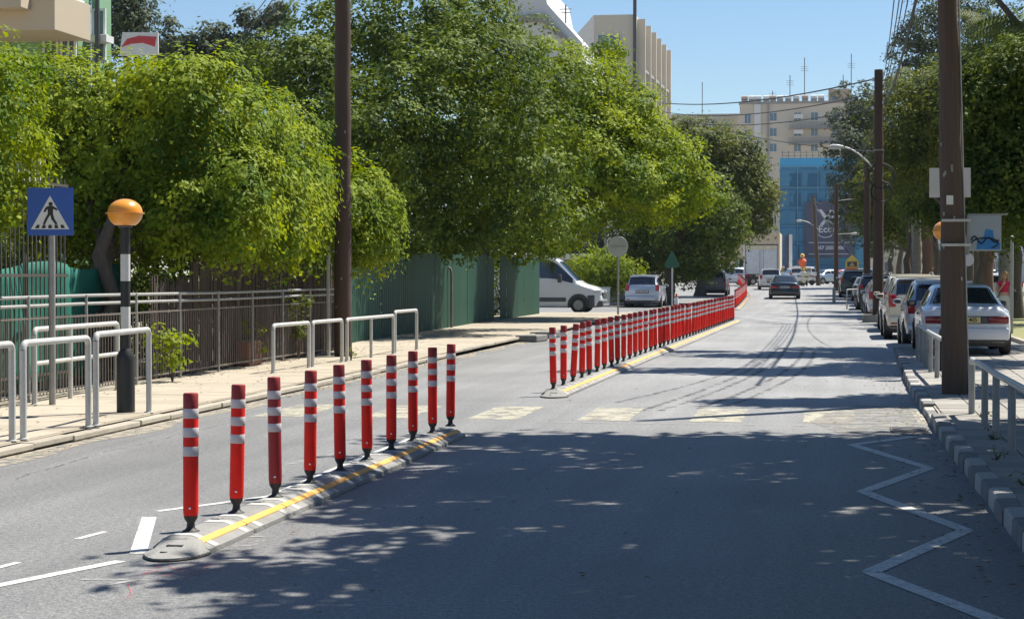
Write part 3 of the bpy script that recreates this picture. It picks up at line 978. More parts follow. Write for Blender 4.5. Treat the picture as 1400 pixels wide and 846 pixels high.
lamp_arm(PM, 5.1, 1.35, .95, -1)
pp = at(1185, 398, 108)
P2 = wooden_pole('dark utility pole standing between the parked cars behind the coil pole', pp.x, 108, .19, .16, 7.6, 'wood', ground_z(108) + .05)
pp = at(1143, 398, 138)
P3 = wooden_pole('slim dark utility pole with a lamp arm to its right, far down the road', pp.x, 138, .17, .13, 7.3, 'wood', ground_z(138))
lamp_arm(P3, 6.2, 1.9, .15, 1); lamp_arm(P3, 3.9, 1.1, 0.05, 1)
pp = at(1119, 385, 165)
P4 = wooden_pole('farthest leaning wooden pole with a lamp arm to its left', pp.x, 165, .19, .15, 7.4, 'wood_grey', ground_z(165), lean=(-.45, 0))
lamp_arm(P4, 4.6, 1.4, .75, -1)
# lone galvanised lamp column by the woman
pp = at(1383, 450, 55)
lc = thing('metal_post', 'thin galvanised post standing in front of the woman in red', 'post', (pp.x, 55, .09))
MB().tube([(0, 0, 0), (0, 0, 2.6)], .045, 10).build('shaft', M['galv'], lc, 50)
MB().lathe([(.05, 0), (.05, .03), (0, .05)], 10, c=(0, 0, 2.6)).build('cap', M['galv'], lc)

# box sign strapped to right pole, square sign behind
A = at(1320, 320, 26.5)
bs = thing('box_sign', 'pale blue-grey metal box sign with graffiti strapped to the right wooden pole', 'sign', (px_, py_, 0))
sx = .16
z0, z1 = at(1320, 343, 26.6).z, at(1320, 294, 26.6).z
face = MB().bbox(sx, sx + .42, -.05, .05, z0, z1, .01).build('panel', mat('faded_blue_panel', (.26, .33, .38), .5, (.36, .40, .42), 4, .8), bs)
MB().bbox(sx - .01, sx + .50, -.07, .07, z1, z1 + .018, .004).build('top_edge', M['rail_old'], face)
MB().bbox(sx - .02, sx + .012, -.06, .06, z0 - .05, z1, .004).build('side_frame', M['rail_old'], face)
gr = MB()
gr.tube([(sx + .03 + .36 * k / 14, -.058, z0 + .14 + .06 * math.sin(k * .9) * (1 - k / 22)) for k in range(15)], .010, 5)
gr.tube([(sx + .04 + .17 * (1 - math.cos(k * PI / 9)), -.058, z0 + .10 + .07 * math.sin(k * PI / 9)) for k in range(13)], .009, 5)
gr.build('black_graffiti', M['ink'], face)
MB().prism([(sx + .10, z0 + .02), (sx + .40, z0 + .02), (sx + .41, z0 + .10), (sx + .33, z0 + .15), (sx + .31, z0 + .27), (sx + .22, z0 + .29), (sx + .19, z0 + .17), (sx + .11, z0 + .12)], .002, Matrix.Translation((0, -.0535, 0))).build('blue_graffiti', M['graffiti'], face)
for zz_ in (z1 - .09, z0 + .06):
    MB().bbox(-.19, sx + .02, -.20, -.185, zz_, zz_ + .035, .003).bbox(-.19, -.18, -.19, .1, zz_, zz_ + .035, .003).bbox(sx, sx + .012, -.19, -.05, zz_, zz_ + .035, .003).build('strap', M['rail'], bs)
pp = at(1296, 300, 34)
sq = thing('square_sign', 'pale square sign seen from behind, half hidden by the right wooden pole', 'road sign', (pp.x + .05, 34, .1))
za, zb_ = at(1296, 270, 34).z - .1, at(1296, 230, 34).z - .1
MB().bbox(-.36, .32, -.01, .01, za, zb_, .004).build('panel', M['sign_back'], sq)
MB().tube([(0, .06, 0), (0, .06, zb_ - .05)], .035, 10).build('pole', M['galv'], sq, 50)
pp = at(1320, 355, 40)
rs_ = thing('round_sign', 'small round sign back on a thin white post right of the wooden pole', 'road sign', (pp.x, 40, .1))
MB().tube([(0, 0, 0), (0, 0, 2.35)], .022, 8).build('pole', M['rail'], rs_, 50)
MB().lathe([(.13, -.008), (.13, .008)], 20, c=(.05, -.03, at(1320, 355, 40).z - .1), M=Matrix.Rotation(PI / 2, 3, 'X') @ Matrix.Rotation(.5, 3, 'Y')).build('disc', M['sign_back'], rs_)

# left far signs
p = g(845, 430, .1)
rs = thing('round_sign', 'round grey sign back on a pole at the far left pavement corner', 'road sign', (p[0], p[1], .1))
zc2 = at(845, 337, p[1]).z - .1
MB().tube([(0, 0, 0), (0, 0, zc2 + .2)], .04, 10).build('pole', M['galv'], rs, 50)
MB().lathe([(.40, -.006), (.405, 0), (.40, .006)], 28, c=(0, -.05, zc2), M=Matrix.Rotation(PI / 2, 3, 'X')).build('disc', M['sign_back'], rs)
MB().box(-.3, .3, -.075, -.060, zc2 - .012, zc2 + .012).build('bracket', M['galv'], rs)
pp = at(919, 355, 92)
ts = thing('triangle_sign', 'dark green triangular sign on a thin pale pole beside the dark trees', 'road sign', (pp.x, 92, 0))
z0, z1 = at(919, 366, 92).z, at(919, 343, 92).z
MB().tube([(0, 0, 0), (0, 0, z1 - .2)], .036, 8).build('pole', M['rail'], ts, 50)
MB().prism([(-.36, z0 + .12), (-.24, z0), (.24, z0), (.36, z0 + .12), (.03, z1), (-.03, z1)], -.012, Matrix.Translation((0, -.05, 0))).build('panel', M['sign_green'], ts)
pp = at(923, 412, 92)
cn = thing('traffic_cone', 'tall orange and white traffic cone beside the green triangle sign', 'traffic cone', (pp.x + .1, 91.5, 0))
MB().bbox(-.2, .2, -.2, .2, 0, .04, .01).build('base', M['black'], cn)
MB().lathe([(.15, .04), (.11, .30)], 16).lathe([(.065, .62), (.04, .80), (.02, .805)], 16).build('cone', M['orange'], cn, 40)
MB().lathe([(.112, .30), (.067, .62)], 16).build('white_band', M['sign_white'], cn, 40)

# ------------------------------------------------------------------ fences on the left
ft = thing('railing_fence', 'rusty grey railing fence with double top pipe along the left pavement', 'fence', (-9.80, 19.5, .10))
LY = 19.8
for i in range(11):
    MB().tube([(0, i * 1.96, -.05), (0, i * 1.96, 1.32)], .022, 8).build('fence_post', M['rail_old'], ft, 50)
for zz_ in (1.30, 1.19): MB().tube([(-.02, 0, zz_ + 0), (-.02, 6, zz_ + .01), (-.02, 12, zz_ - .008), (-.02, LY, zz_)], .022, 8).build('top_rail', M['rail_old'], ft, 50)
for zz_ in (1.04, .10): MB().box(-.012, .012, 0, LY, zz_ - .012, zz_ + .012).build('rail', M['fence_metal'], ft)
bar = MB().box(-.006, .006, -.006, .006, .06, 1.06).mesh('fence_bar', M['fence_metal'])
i = 0
y = .1
while y < LY:
    place('fence_bar', bar, ft, (0, y, rng.uniform(-.01, .01))); y += .11
# reed screen panels behind
rs = thing('reed_screen', 'tall brown reed screening behind the railing fence under the hedge', 'screen', (-10.15, 29.0, .08))
for k in range(6):
    b = MB(); rr = random.Random(40 + k)
    yy = k * 1.9
    e = yy + 1.88
    while yy < e:
        wd = rr.uniform(.03, .07); h = min(2.12, 1.55 + .3 * k) + rr.uniform(-.12, .06)
        d_ = rr.uniform(-.015, .015)
        b.box(d_, d_ + .02, yy, yy + wd, 0, h); yy += wd + .004
    b.build('reed_panel', M['reed'], rs)
pot = thing('planter_pot', 'terracotta box planter half hidden behind the railing fence', 'planter', (-9.98, 33.6, .1))
MB().bbox(-.12, .12, -.42, .42, 0, .42, .02).build('box', M['terracotta'], pot)
MB().bbox(-.10, .10, -.40, .40, .421, .43, .002).build('soil', M['dirt'], pot)
# tall bars and green net far left
tf = thing('tall_fence', 'tall dark barred fence behind the ficus at the left edge', 'fence', (-10.9, 21.0, .08))
for zz_ in (.2, 1.6, 2.9): MB().box(-.015, .015, 0, 6.5, zz_ - .02, zz_ + .02).build('rail', M['fence_dark'], tf)
bar = MB().box(-.009, .009, -.009, .009, 0, 3.0).mesh('fence_bar', M['fence_dark'])
for k in range(43): place('fence_bar', bar, tf, (0, .08 + k * .15, 0))
nt_ = thing('shade_net', 'bright green shade net hung behind the tall barred fence', 'netting', (-11.3, 20, .08))
b = MB(); vs = []; fs = []
nx, nz_ = 40, 10
for j in range(nz_ + 1):
    for i in range(nx + 1):
        vs.append((.06 * math.sin(i * .8 + j * .3) + .04 * math.sin(i * 2.1), i * .27, .05 + j * .17 + .06 * math.sin(i * .5) * (j / nz_)))
for j in range(nz_):
    for i in range(nx): fs.append((j * (nx + 1) + i, j * (nx + 1) + i + 1, (j + 1) * (nx + 1) + i + 1, (j + 1) * (nx + 1) + i))
b.add(vs, fs)
n_ = b.build('net', M['tarp'], nt_, 80)
sm_ = n_.modifiers.new('thick', 'SOLIDIFY'); sm_.thickness = .004
for k in range(4): MB().tube([(.05, k * 3.4, 0), (.05, k * 3.4, 1.9)], .025, 6).build('stake', M['fence_metal'], nt_)
# white slatted awning at far left edge
aw = thing('slatted_awning', 'white slatted awning edge above the tall fence at the left picture edge', 'awning', (*at(12, 300, 25).xy, 0))
za = at(12, 250, 25).z; zb_ = at(12, 218, 25).z
sl_ = MB().box(-.025, .025, -.01, .01, za, zb_).mesh('slat', M['sign_white'])
for k in range(12): place('slat', sl_, aw, (-.45 + k * .08, rng.uniform(-.02, .02), rng.uniform(-.03, .03)))
MB().box(-.55, .5, .02, .05, zb_ - .06, zb_).build('rail', M['galv'], aw)

# gate posts by the pole
for px0, lab, yb in ((449, 'white painted post left of the dark wooden pole', 37.6), (478, 'white painted post right of the dark wooden pole', 39.6)):
    pp = at(px0, 485, yb)
    q = thing('gate_post', lab, 'post', (pp.x, yb, .09), 0, 'white gate posts beside the dark pole')
    MB().tube([(0, 0, 0), (0, 0, 2.12)], .038, 10).build('shaft', M['white_paint'], q, 50)
    MB().lathe([(.045, 0), (.045, .02), (0, .04)], 10, c=(0, 0, 2.12)).build('cap', M['white_paint'], q)
q = thing('side_gate', 'narrow grey metal gate leaf beside the dark pole and green fence', 'gate', (-9.75, 39.7, .1))
for zz_ in (1.19, 1.30): MB().tube([(0, 0, zz_), (-.95, 1.2, zz_)], .02, 6).build('rail', M['rail_old'], q)
for k in range(7): MB().box(-.16 * k - .012, -.16 * k + .012, .2 * k - .012, .2 * k + .012, .05, 2.0).build('gate_bar', M['fence_metal'], q)

# green corrugated sheet fence
gf = thing('green_sheet_fence', 'dark green corrugated metal fence along the left pavement', 'fence', (-10.75, 41.0, .08))


def sheet_mesh(L, h, ribs=6):
    b = MB(); vs = []
    n = ribs * 4
    for i in range(n + 1):
        t_ = i / n
        ph = (i % 4)
        off = .022 if ph in (1, 2) else 0
        for z in (0, h): vs.append((off, t_ * L, z))
    fs = [(2 * i, 2 * i + 2, 2 * i + 3, 2 * i + 1) for i in range(n)]
    vs2 = [(x - .006, y, z) for x, y, z in vs]
    o = len(vs)
    fs2 = [tuple(j + o for j in f) for f in fs] + [(2 * i + 1, 2 * i + 3, 2 * i + 3 + o, 2 * i + 1 + o) for i in range(n)] + [(0, 1, 1 + o, o), (2 * n, 2 * n + 1, 2 * n + 1 + o, 2 * n + o)]
    b.add(vs + vs2, fs + fs2)
    return b.mesh('sheet_panel', M['green_sheet'])


xg = lerp_fn([(41, -10.60), (46, -10.9), (58, -11.08), (67, -11.32), (80, -11.45)])
shm = [sheet_mesh(1.48, 2.22), sheet_mesh(1.48, 2.27), sheet_mesh(1.48, 2.18)]
y = 40.9; k = 0
while y < 79.5:
    if not (66.6 < y < 69.0):
        a = math.atan2(xg(y + 1.5) - xg(y), 1.5)
        place('sheet_panel', shm[k % 3], gf, (xg(y) + 10.75 + rng.uniform(-.012, .012), y - 41, 0), -a)
    y += 1.5; k += 1
for k in range(14):
    y = 41 + k * 3
    if 66.6 < y < 69: continue
    MB().box(-.09, -.03, y - 41 - .03, y - 41 + .03, 0, 2.3).build('fence_post', M['fence_dark'], gf, loc=(xg(y) + 10.75, 0, 0))
pp = at(611, 448, 58)
q = thing('pipe_downpost', 'thin grey post standing against the green fence', 'post', (xg(58) + .12, 58, .1))
MB().tube([(0, 0, 0), (0, 0, 1.6), (-.02, 0, 1.75), (-.1, 0, 1.8)], .035, 8).build('shaft', M['fence_metal'], q, 50)
# net in gap
q = thing('gap_net', 'small green net in the gap of the dark green fence', 'netting', (-11.5, 66.8, .1))
MB().box(0, .02, 0, 2.0, .5, 1.75).build('net', M['tarp'], q)
MB().tube([(0, .1, 0), (0, .1, 2.1)], .03, 6).tube([(0, 1.9, 0), (0, 1.9, 2.1)], .03, 6).build('frame', M['fence_dark'], q)
# metal roof edge above green fence
q = thing('lean_to_roof', 'grey lean-to roof edge in the shade above the green fence', 'roof', (-13.6, 50, 0))
MB().box(-2.5, 0, 0, 6.5, 2.74, 2.80).build('roof_sheet', M['rail_old'], q)
MB().box(-2.4, -2.3, .1, .2, 0, 2.735).box(-.2, -.1, .1, .2, 0, 2.735).box(-.2, -.1, 6.2, 6.3, 0, 2.735).box(-2.4, -2.3, 6.2, 6.3, 0, 2.735).build('roof_posts', M['fence_dark'], q)

# ------------------------------------------------------------------ foliage
def leaf_object(name, lobes, n, size, seed, material, parent=None, per=14, spread=.32, shell=.34, droop=0., gap=.0, fill=.12, aspect=.55, up=.45, box=False):
    R_ = np.random.default_rng(seed)
    lb = np.array([l_[:6] for l_ in lobes], float)
    area = (lb[:, 3] * lb[:, 4] + lb[:, 4] * lb[:, 5] + lb[:, 3] * lb[:, 5])
    nc = int(n / per * 1.5)
    idx = R_.choice(len(lb), nc, p=area / area.sum())
    d = R_.normal(size=(nc, 3)); d /= np.linalg.norm(d, axis=1)[:, None]
    dn = d
    if box:                                            # clipped, box-like lobes
        d = d / (np.abs(d) ** 4).sum(1)[:, None] ** .25
        dn = d ** 3; dn = dn / np.linalg.norm(dn, axis=1)[:, None]
    rad = 1 - shell * R_.random(nc) ** 1.6
    f = R_.random(nc) < fill
    rad[f] = R_.random(f.sum()) ** .5 * .8
    c = lb[idx, :3]; s = lb[idx, 3:6]
    P = c + d * s * rad[:, None]
    # lumpy outline
    q = P * 1.7
    bump = (np.sin(q[:, 0] * 1.3 + 1) * np.sin(q[:, 1] * 1.1 + 2) * np.sin(q[:, 2] * 1.7) + .5 * np.sin(q[:, 0] * 3.1) * np.sin(q[:, 2] * 3.7 + q[:, 1] * 2.3))
    P += d * s.min(axis=1)[:, None] * (.15 if box else .22) * bump[:, None]
    P -= d * (s.min(axis=1) * .55 * np.clip(-bump - .12, 0, .8))[:, None]     # pockets between the boughs
    # drop clusters deep inside other lobes and in random gaps
    keep = np.ones(nc, bool)
    for j in range(len(lb)):
        rr_ = np.linalg.norm((P - lb[j, :3]) / lb[j, 3:6], axis=1)
        keep &= ~((rr_ < .55) & (idx != j) & (~f))
    if gap: keep &= (bump > -gap) | (R_.random(nc) < .35)
    P = P[keep]; d = dn[keep]
    P = P[:max(1, n // per)]; d = d[:len(P)]
    m_ = len(P)
    pr = spread * 1.55 * (.55 + .9 * R_.random(m_))            # puff radii
    C0 = np.repeat(P, per, axis=0); D = np.repeat(d, per, axis=0); PR = np.repeat(pr, per)[:, None]
    N = len(C0)
    o_ = R_.normal(size=(N, 3)) + D * .75 + np.array([0, 0, .1 if box else .45])
    o_ /= np.linalg.norm(o_, axis=1)[:, None]
    rad2 = (.62 + .45 * R_.random(N))[:, None]
    stray = R_.random(N) < .06
    rad2[stray] *= 1.5
    C = C0 + o_ * PR * rad2 * np.array([1, 1, .72])
    if droop:
        dd = R_.random(N) < .25 * min(1, droop * 1.6)
        C[dd, 2] -= (R_.random(dd.sum()) ** 1.4) * PR[dd, 0] * 1.6 * droop * 2
    nrm = o_ * (.45 if box else .85) + D * (1.1 if box else .45) + R_.normal(size=(N, 3)) * .38 + np.array([0, 0, up])
    nrm /= np.linalg.norm(nrm, axis=1)[:, None]
    t_ = R_.normal(size=(N, 3)) + np.array([0, 0, -droop * 2.0])
    t_ -= nrm * (t_ * nrm).sum(1)[:, None]; t_ /= np.linalg.norm(t_, axis=1)[:, None]
    b_ = np.cross(nrm, t_)
    sz = size * (.55 + .9 * R_.random(N))[:, None]
    v = np.empty((N, 4, 3))
    v[:, 0] = C - t_ * sz * .5
    v[:, 1] = C + b_ * sz * aspect * .5 - nrm * sz * .10
    v[:, 2] = C + t_ * sz * .5
    v[:, 3] = C - b_ * sz * aspect * .5 - nrm * sz * .10
    return quads(name, v.reshape(-1, 3), material, parent)


def quads(name, v, material, parent=None):
    N = len(v) // 4
    me = bpy.data.meshes.new(name)
    me.vertices.add(4 * N); me.vertices.foreach_set('co', np.ascontiguousarray(v, dtype=np.float32).ravel())
    me.loops.add(4 * N); me.loops.foreach_set('vertex_index', np.arange(4 * N, dtype=np.int32))
    me.polygons.add(N); me.polygons.foreach_set('loop_start', np.arange(0, 4 * N, 4, dtype=np.int32))
    try: me.polygons.foreach_set('loop_total', np.full(N, 4, dtype=np.int32))
    except Exception: pass
    me.materials.append(material)
    me.update(calc_edges=True)
    return place(name, me, parent)


def limbs(parent, base, targets, r0, fork, m='bark', seed=0, twist=.15, name='trunk'):
    """tapered trunk up to the fork, then limbs to each target"""
    rr = random.Random(seed)
    b = MB()
    base = Vector(base); fork = Vector(fork)
    pts = []; rs = []
    for i in range(7):
        k = i / 6
        p_ = base.lerp(fork, k) + Vector((rr.uniform(-1, 1), rr.uniform(-1, 1), 0)) * twist * math.sin(k * PI)
        pts.append(p_); rs.append(r0 * (1.35 if i == 0 else 1.0 - .35 * k))
    b.tube(pts, rs, 10)
    for t_ in targets:
        t_ = Vector(t_)
        mid = fork.lerp(t_, .5) + Vector((rr.uniform(-.3, .3), rr.uniform(-.3, .3), rr.uniform(0, .4)))
        q_ = fork - (fork - base) * rr.uniform(0, .12)
        b.tube([q_, q_.lerp(mid, .5) + Vector((0, 0, .1)), mid, mid.lerp(t_, .5), t_], [r0 * .5, r0 * .42, r0 * .3, r0 * .2, r0 * .08], 7)
    o = b.build(name, M[m], parent, 70)
    return o


def lobes_px(spec):
    out = []
    for px, py, Y, r, *rest in spec:
        c = at(px, py, Y)
        ry = rest[0] if rest else r
        rz = rest[1] if len(rest) > 1 else r
        out.append((c.x, c.y, c.z, r, ry, rz))
    return out


def tree(name, label, lobes, base, fork, r0, n, size, m, seed, group=None, bark='bark', cat='tree', **kw):
    t_ = thing(name, label, cat, (0, 0, 0), 0, group)
    t_.location = (base[0], base[1], base[2])
    L = [(l_[0] - base[0], l_[1] - base[1], l_[2] - base[2], l_[3], l_[4], l_[5]) for l_ in lobes]
    F_ = (fork[0] - base[0], fork[1] - base[1], fork[2] - base[2])
    limbs(t_, (0, 0, -.1), [(l_[0], l_[1], l_[2]) for l_ in L[:9]], r0, F_, bark, seed)
    leaf_object('crown', L, n, size, seed, LF[m], t_, **kw)
    return t_


# hedge-like ficus row over the fence
hl = [(-11.5, 32.0, 3.68, 2.45, 1.75, 1.52), (-10.6, 34.8, 3.5, 1.6, 1.6, 1.38), (-10.55, 37.0, 3.3, 1.05, 1.4, 1.15), (-10.0, 38.5, 3.0, 1.2, 1.1, .95), (-9.35, 39.5, 2.8, .70, .75, .85),
      (-12.9, 31.5, 4.2, 1.2, 1.0, 1.1), (-9.5, 31.2, 2.9, .55, .9, .9), (-9.45, 33.4, 3.0, .5, .7, 1.0), (-9.7, 35.6, 2.9, .5, .6, .85), (-10.6, 31.0, 4.7, .9, .8, .5), (-12.2, 30.4, 3.0, .8, .35, .7), (-10.5, 30.3, 2.7, .7, .3, .6)]
hg = tree('ficus_tree', 'long clipped ficus with a dark front and sunlit side above the left fence', hl, (-11.4, 29.5, .08), (-11.3, 30.3, 2.2), .20, 175000, .092, 'hedge', 11, cat='tree', per=46, spread=.15, shell=.20, droop=.6, fill=.34, box=True, up=.8)
MB().tube([(.35, -.2, -.1), (.15, .1, .6), (.4, .25, 1.2), (.1, .3, 1.9), (.3, .5, 2.6)], [.16, .13, .12, .12, .08], 8).build('trunk', M['bark'], hg, 70)
MB().tube([(1.3, 3.8, -.1), (1.2, 3.9, 1.2), (1.35, 4.1, 2.6)], [.13, .11, .09], 8).build('trunk', M['bark'], hg, 70)
nl = [(-10.6, 23.3, 3.9, .85, 1.2, .9), (-10.5, 23.5, 3.0, .78, 1.1, .85), (-10.9, 22.2, 3.6, .9, 1.2, 1.1), (-10.55, 24.2, 3.4, .6, .8, .9), (-10.7, 23.0, 2.7, .6, .9, .6), (-11.3, 21, 3.6, 1, 1.2, 1.1)]
tree('ficus_tree', 'sunlit yellow-green ficus cut off by the left picture edge', nl, (-11.2, 23.5, .08), (-11.0, 23.5, 2.2), .12, 36000, .075, 'hedge', 12, per=40, spread=.14, shell=.35, droop=.5, fill=.15)

# climbing weeds by the fence
def weed(label, x, y, h, n, seed, m='lime', wd=.3):
    t_ = thing('weed_plant', label, 'plant', (x, y, .1))
    rr = random.Random(seed)
    b = MB()
    L = []
    for k in range(5):
        e = (rr.uniform(-wd, wd) * .6, rr.uniform(-wd, wd), h * rr.uniform(.5, 1))
        b.tube([(0, 0, 0), (e[0] * .4, e[1] * .4, e[2] * .5), e], [.012, .008, .004], 5)
        q_ = min(.14, .04 + .2 * h); L.append((e[0], e[1], e[2], q_, q_, q_)); L.append((e[0] * .5, e[1] * .5, e[2] * .55, q_, q_, q_))
    b.build('stem', M['bark'], t_)
    leaf_object('leaves', L, n, min(.075, .02 + .06 * h), seed, LF[m], t_, per=8, spread=min(.09, .03 + .1 * h), shell=.8, aspect=.7)


weed('leafy green shoots growing out of the fence foot beyond the beacon', -9.55, 28.2, .95, 420, 31)
weed('climbing weed on the railing near the dark wooden pole', -9.72, 36.0, 1.1, 380, 32, 'olive')
weed('small dry weed at the foot of the hoops by the green fence', -8.62, 35.6, .22, 90, 33, 'lime', .15)
weed('yellowish tuft on top of the box planter', -9.98, 33.6, .8, 260, 34, 'lime')
for i, (x, y) in enumerate(((1.62, 19.4), (1.45, 17.2), (1.75, 22.6), (1.5, 15.2))):
    weed(['grass tuft at the foot of the near right railing', 'little green tuft between the right kerb and slabs', 'small weed where the near right railing ends', 'low weed beside the right kerb close to the camera'][i], x, y, .07, 60, 50 + i, 'olive', .10)

# the large tree over the green fence
BL = lobes_px([(410, 105, 50, 1.2), (352, 100, 53, .8), (450, 60, 52, 1.2), (440, 165, 50, 1.5), (520, 60, 52, 1.9), (590, 30, 54, 2.0), (520, 190, 48, 1.7), (620, 130, 50, 2.1), (560, 265, 50, 1.6), (680, 230, 52, 2.0), (640, 60, 56, 1.6), (640, 300, 53, 1.4, 1.6, 1.0), (715, 130, 56, 1.6), (730, 300, 57, 1.5, 1.6, .9), (480, 235, 52, 1.5), (600, 210, 56, 2.4), (690, 90, 57, 1.2)])
tree('broadleaf_tree', 'very large dark green tree filling the middle behind the green fence', BL, (-14.2, 54, .0), (-13.8, 53.6, 2.7), .35, 100000, .13, 'big', 13, per=60, spread=.33, shell=.45, gap=.0)
BL2 = lobes_px([(760, 120, 68, 1.5), (805, 130, 70, 1.4), (832, 66, 72, .5, .5, .35), (838, 95, 72, .5), (855, 175, 70, 1.3), (895, 220, 70, 1.3), (930, 250, 70, 1.2), (800, 220, 68, 2.0), (860, 260, 68, 1.5, 1.6, 1.1), (740, 170, 70, 2.1), (957, 268, 71, .7, .8, .6), (780, 295, 70, 1.4, 1.4, .9), (740, 330, 72, 1.1, 1.2, .55), (900, 290, 70, .8, 1, .5), (700, 280, 72, 2.0), (700, 340, 73, .9, 1.0, .5), (840, 215, 73, 2.0), (785, 345, 74, .6, .6, .3), (870, 130, 71, .6, .6, .5)])
tree('broadleaf_tree', 'sunlit yellow-green tree leaning out over the van and pavement corner', BL2, (-12.6, 71, .0), (-12.0, 71, 3.4), .26, 82000, .145, 'hedge', 14, per=50, spread=.32, shell=.45, gap=.0)
BL3 = lobes_px([(880, 330, 108, 2.0), (930, 320, 106, 2.2), (970, 340, 108, 1.6), (900, 290, 108, 2.0), (960, 290, 106, 2.0), (860, 360, 110, 1.4, 1.4, .9), (940, 365, 107, 1.3, 1.4, .9), (985, 315, 107, 1.2), (905, 362, 108, 1.3, 1.3, 1.0)])
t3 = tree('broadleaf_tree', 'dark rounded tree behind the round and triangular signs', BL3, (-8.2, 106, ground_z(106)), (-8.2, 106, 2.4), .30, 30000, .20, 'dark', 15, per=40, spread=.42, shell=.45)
BL4 = lobes_px([(955, 215, 124, 2.2), (995, 225, 124, 2.0), (1025, 255, 124, 1.6), (1030, 290, 125, 1.3), (995, 305, 124, 1.4), (925, 195, 126, 1.3), (985, 265, 124, 2.4), (1046, 258, 124, .8), (985, 190, 126, .9), (925, 240, 126, 2.2), (1020, 225, 125, 1.1), (1040, 315, 124, .5)])
tree('broadleaf_tree', 'tall round-topped tree in front of the blue netted building', BL4, (-7.6, 124, ground_z(124)), (-7.2, 124, 3.6), .34, 42000, .22, 'olive', 16, per=40, spread=.45, shell=.45)
# background trees on the left
BL5 = lobes_px([(250, 62, 85, .6), (285, 75, 85, 1.0), (215, 68, 85, .7), (330, 62, 85, .8), (265, 95, 85, 1.3), (375, 20, 85, .6), (350, 100, 85, 1.5), (340, 30, 85, .5), (232, 38, 85, .4), (300, 50, 85, .5)])
tree('background_tree', 'thin grey-green tree against the sky behind the clipped ficus', BL5, (-26, 85, 0), (-26, 85, 6), .25, 16000, .20, 'grey', 17, per=20, spread=.28, shell=.6, gap=.2)
BL6 = lobes_px([(168, 5, 70, 1.0), (170, 25, 70, .8), (175, 45, 70, .9)])
tree('background_tree', 'narrow tree top just right of the green building', BL6, (-24.8, 70, 0), (-24.8, 70, 7), .2, 5000, .16, 'grey', 18, per=24, spread=.35, shell=.6)
GH = [(-13.6 - .02 * k, 47 + 3.2 * k, 1.7, 1.0, 2.0, 1.6) for k in range(11)]
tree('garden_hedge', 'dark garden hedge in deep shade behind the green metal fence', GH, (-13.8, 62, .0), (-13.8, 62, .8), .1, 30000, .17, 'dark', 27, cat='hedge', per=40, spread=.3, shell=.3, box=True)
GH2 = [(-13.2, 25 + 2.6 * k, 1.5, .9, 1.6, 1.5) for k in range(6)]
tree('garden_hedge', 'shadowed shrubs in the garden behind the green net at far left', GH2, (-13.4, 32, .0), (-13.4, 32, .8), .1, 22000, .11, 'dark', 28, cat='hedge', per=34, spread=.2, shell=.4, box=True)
# lime shrub by the white wall
SL = lobes_px([(810, 370, 101, 1.0, 1, .8), (835, 360, 101, .9, .9, .7), (855, 375, 101, .8, .8, .8), (825, 385, 101, 1.0, 1, .7), (795, 362, 102, .7, .7, .5)])
tree('lime_shrub', 'bright lime green shrub over the low white wall behind the van', SL, (-11.4, 101.5, 0), (-11.4, 101.5, 1.2), .07, 9000, .14, 'lime', 19, cat='shrub', per=26, spread=.24, shell=.5, droop=.5)

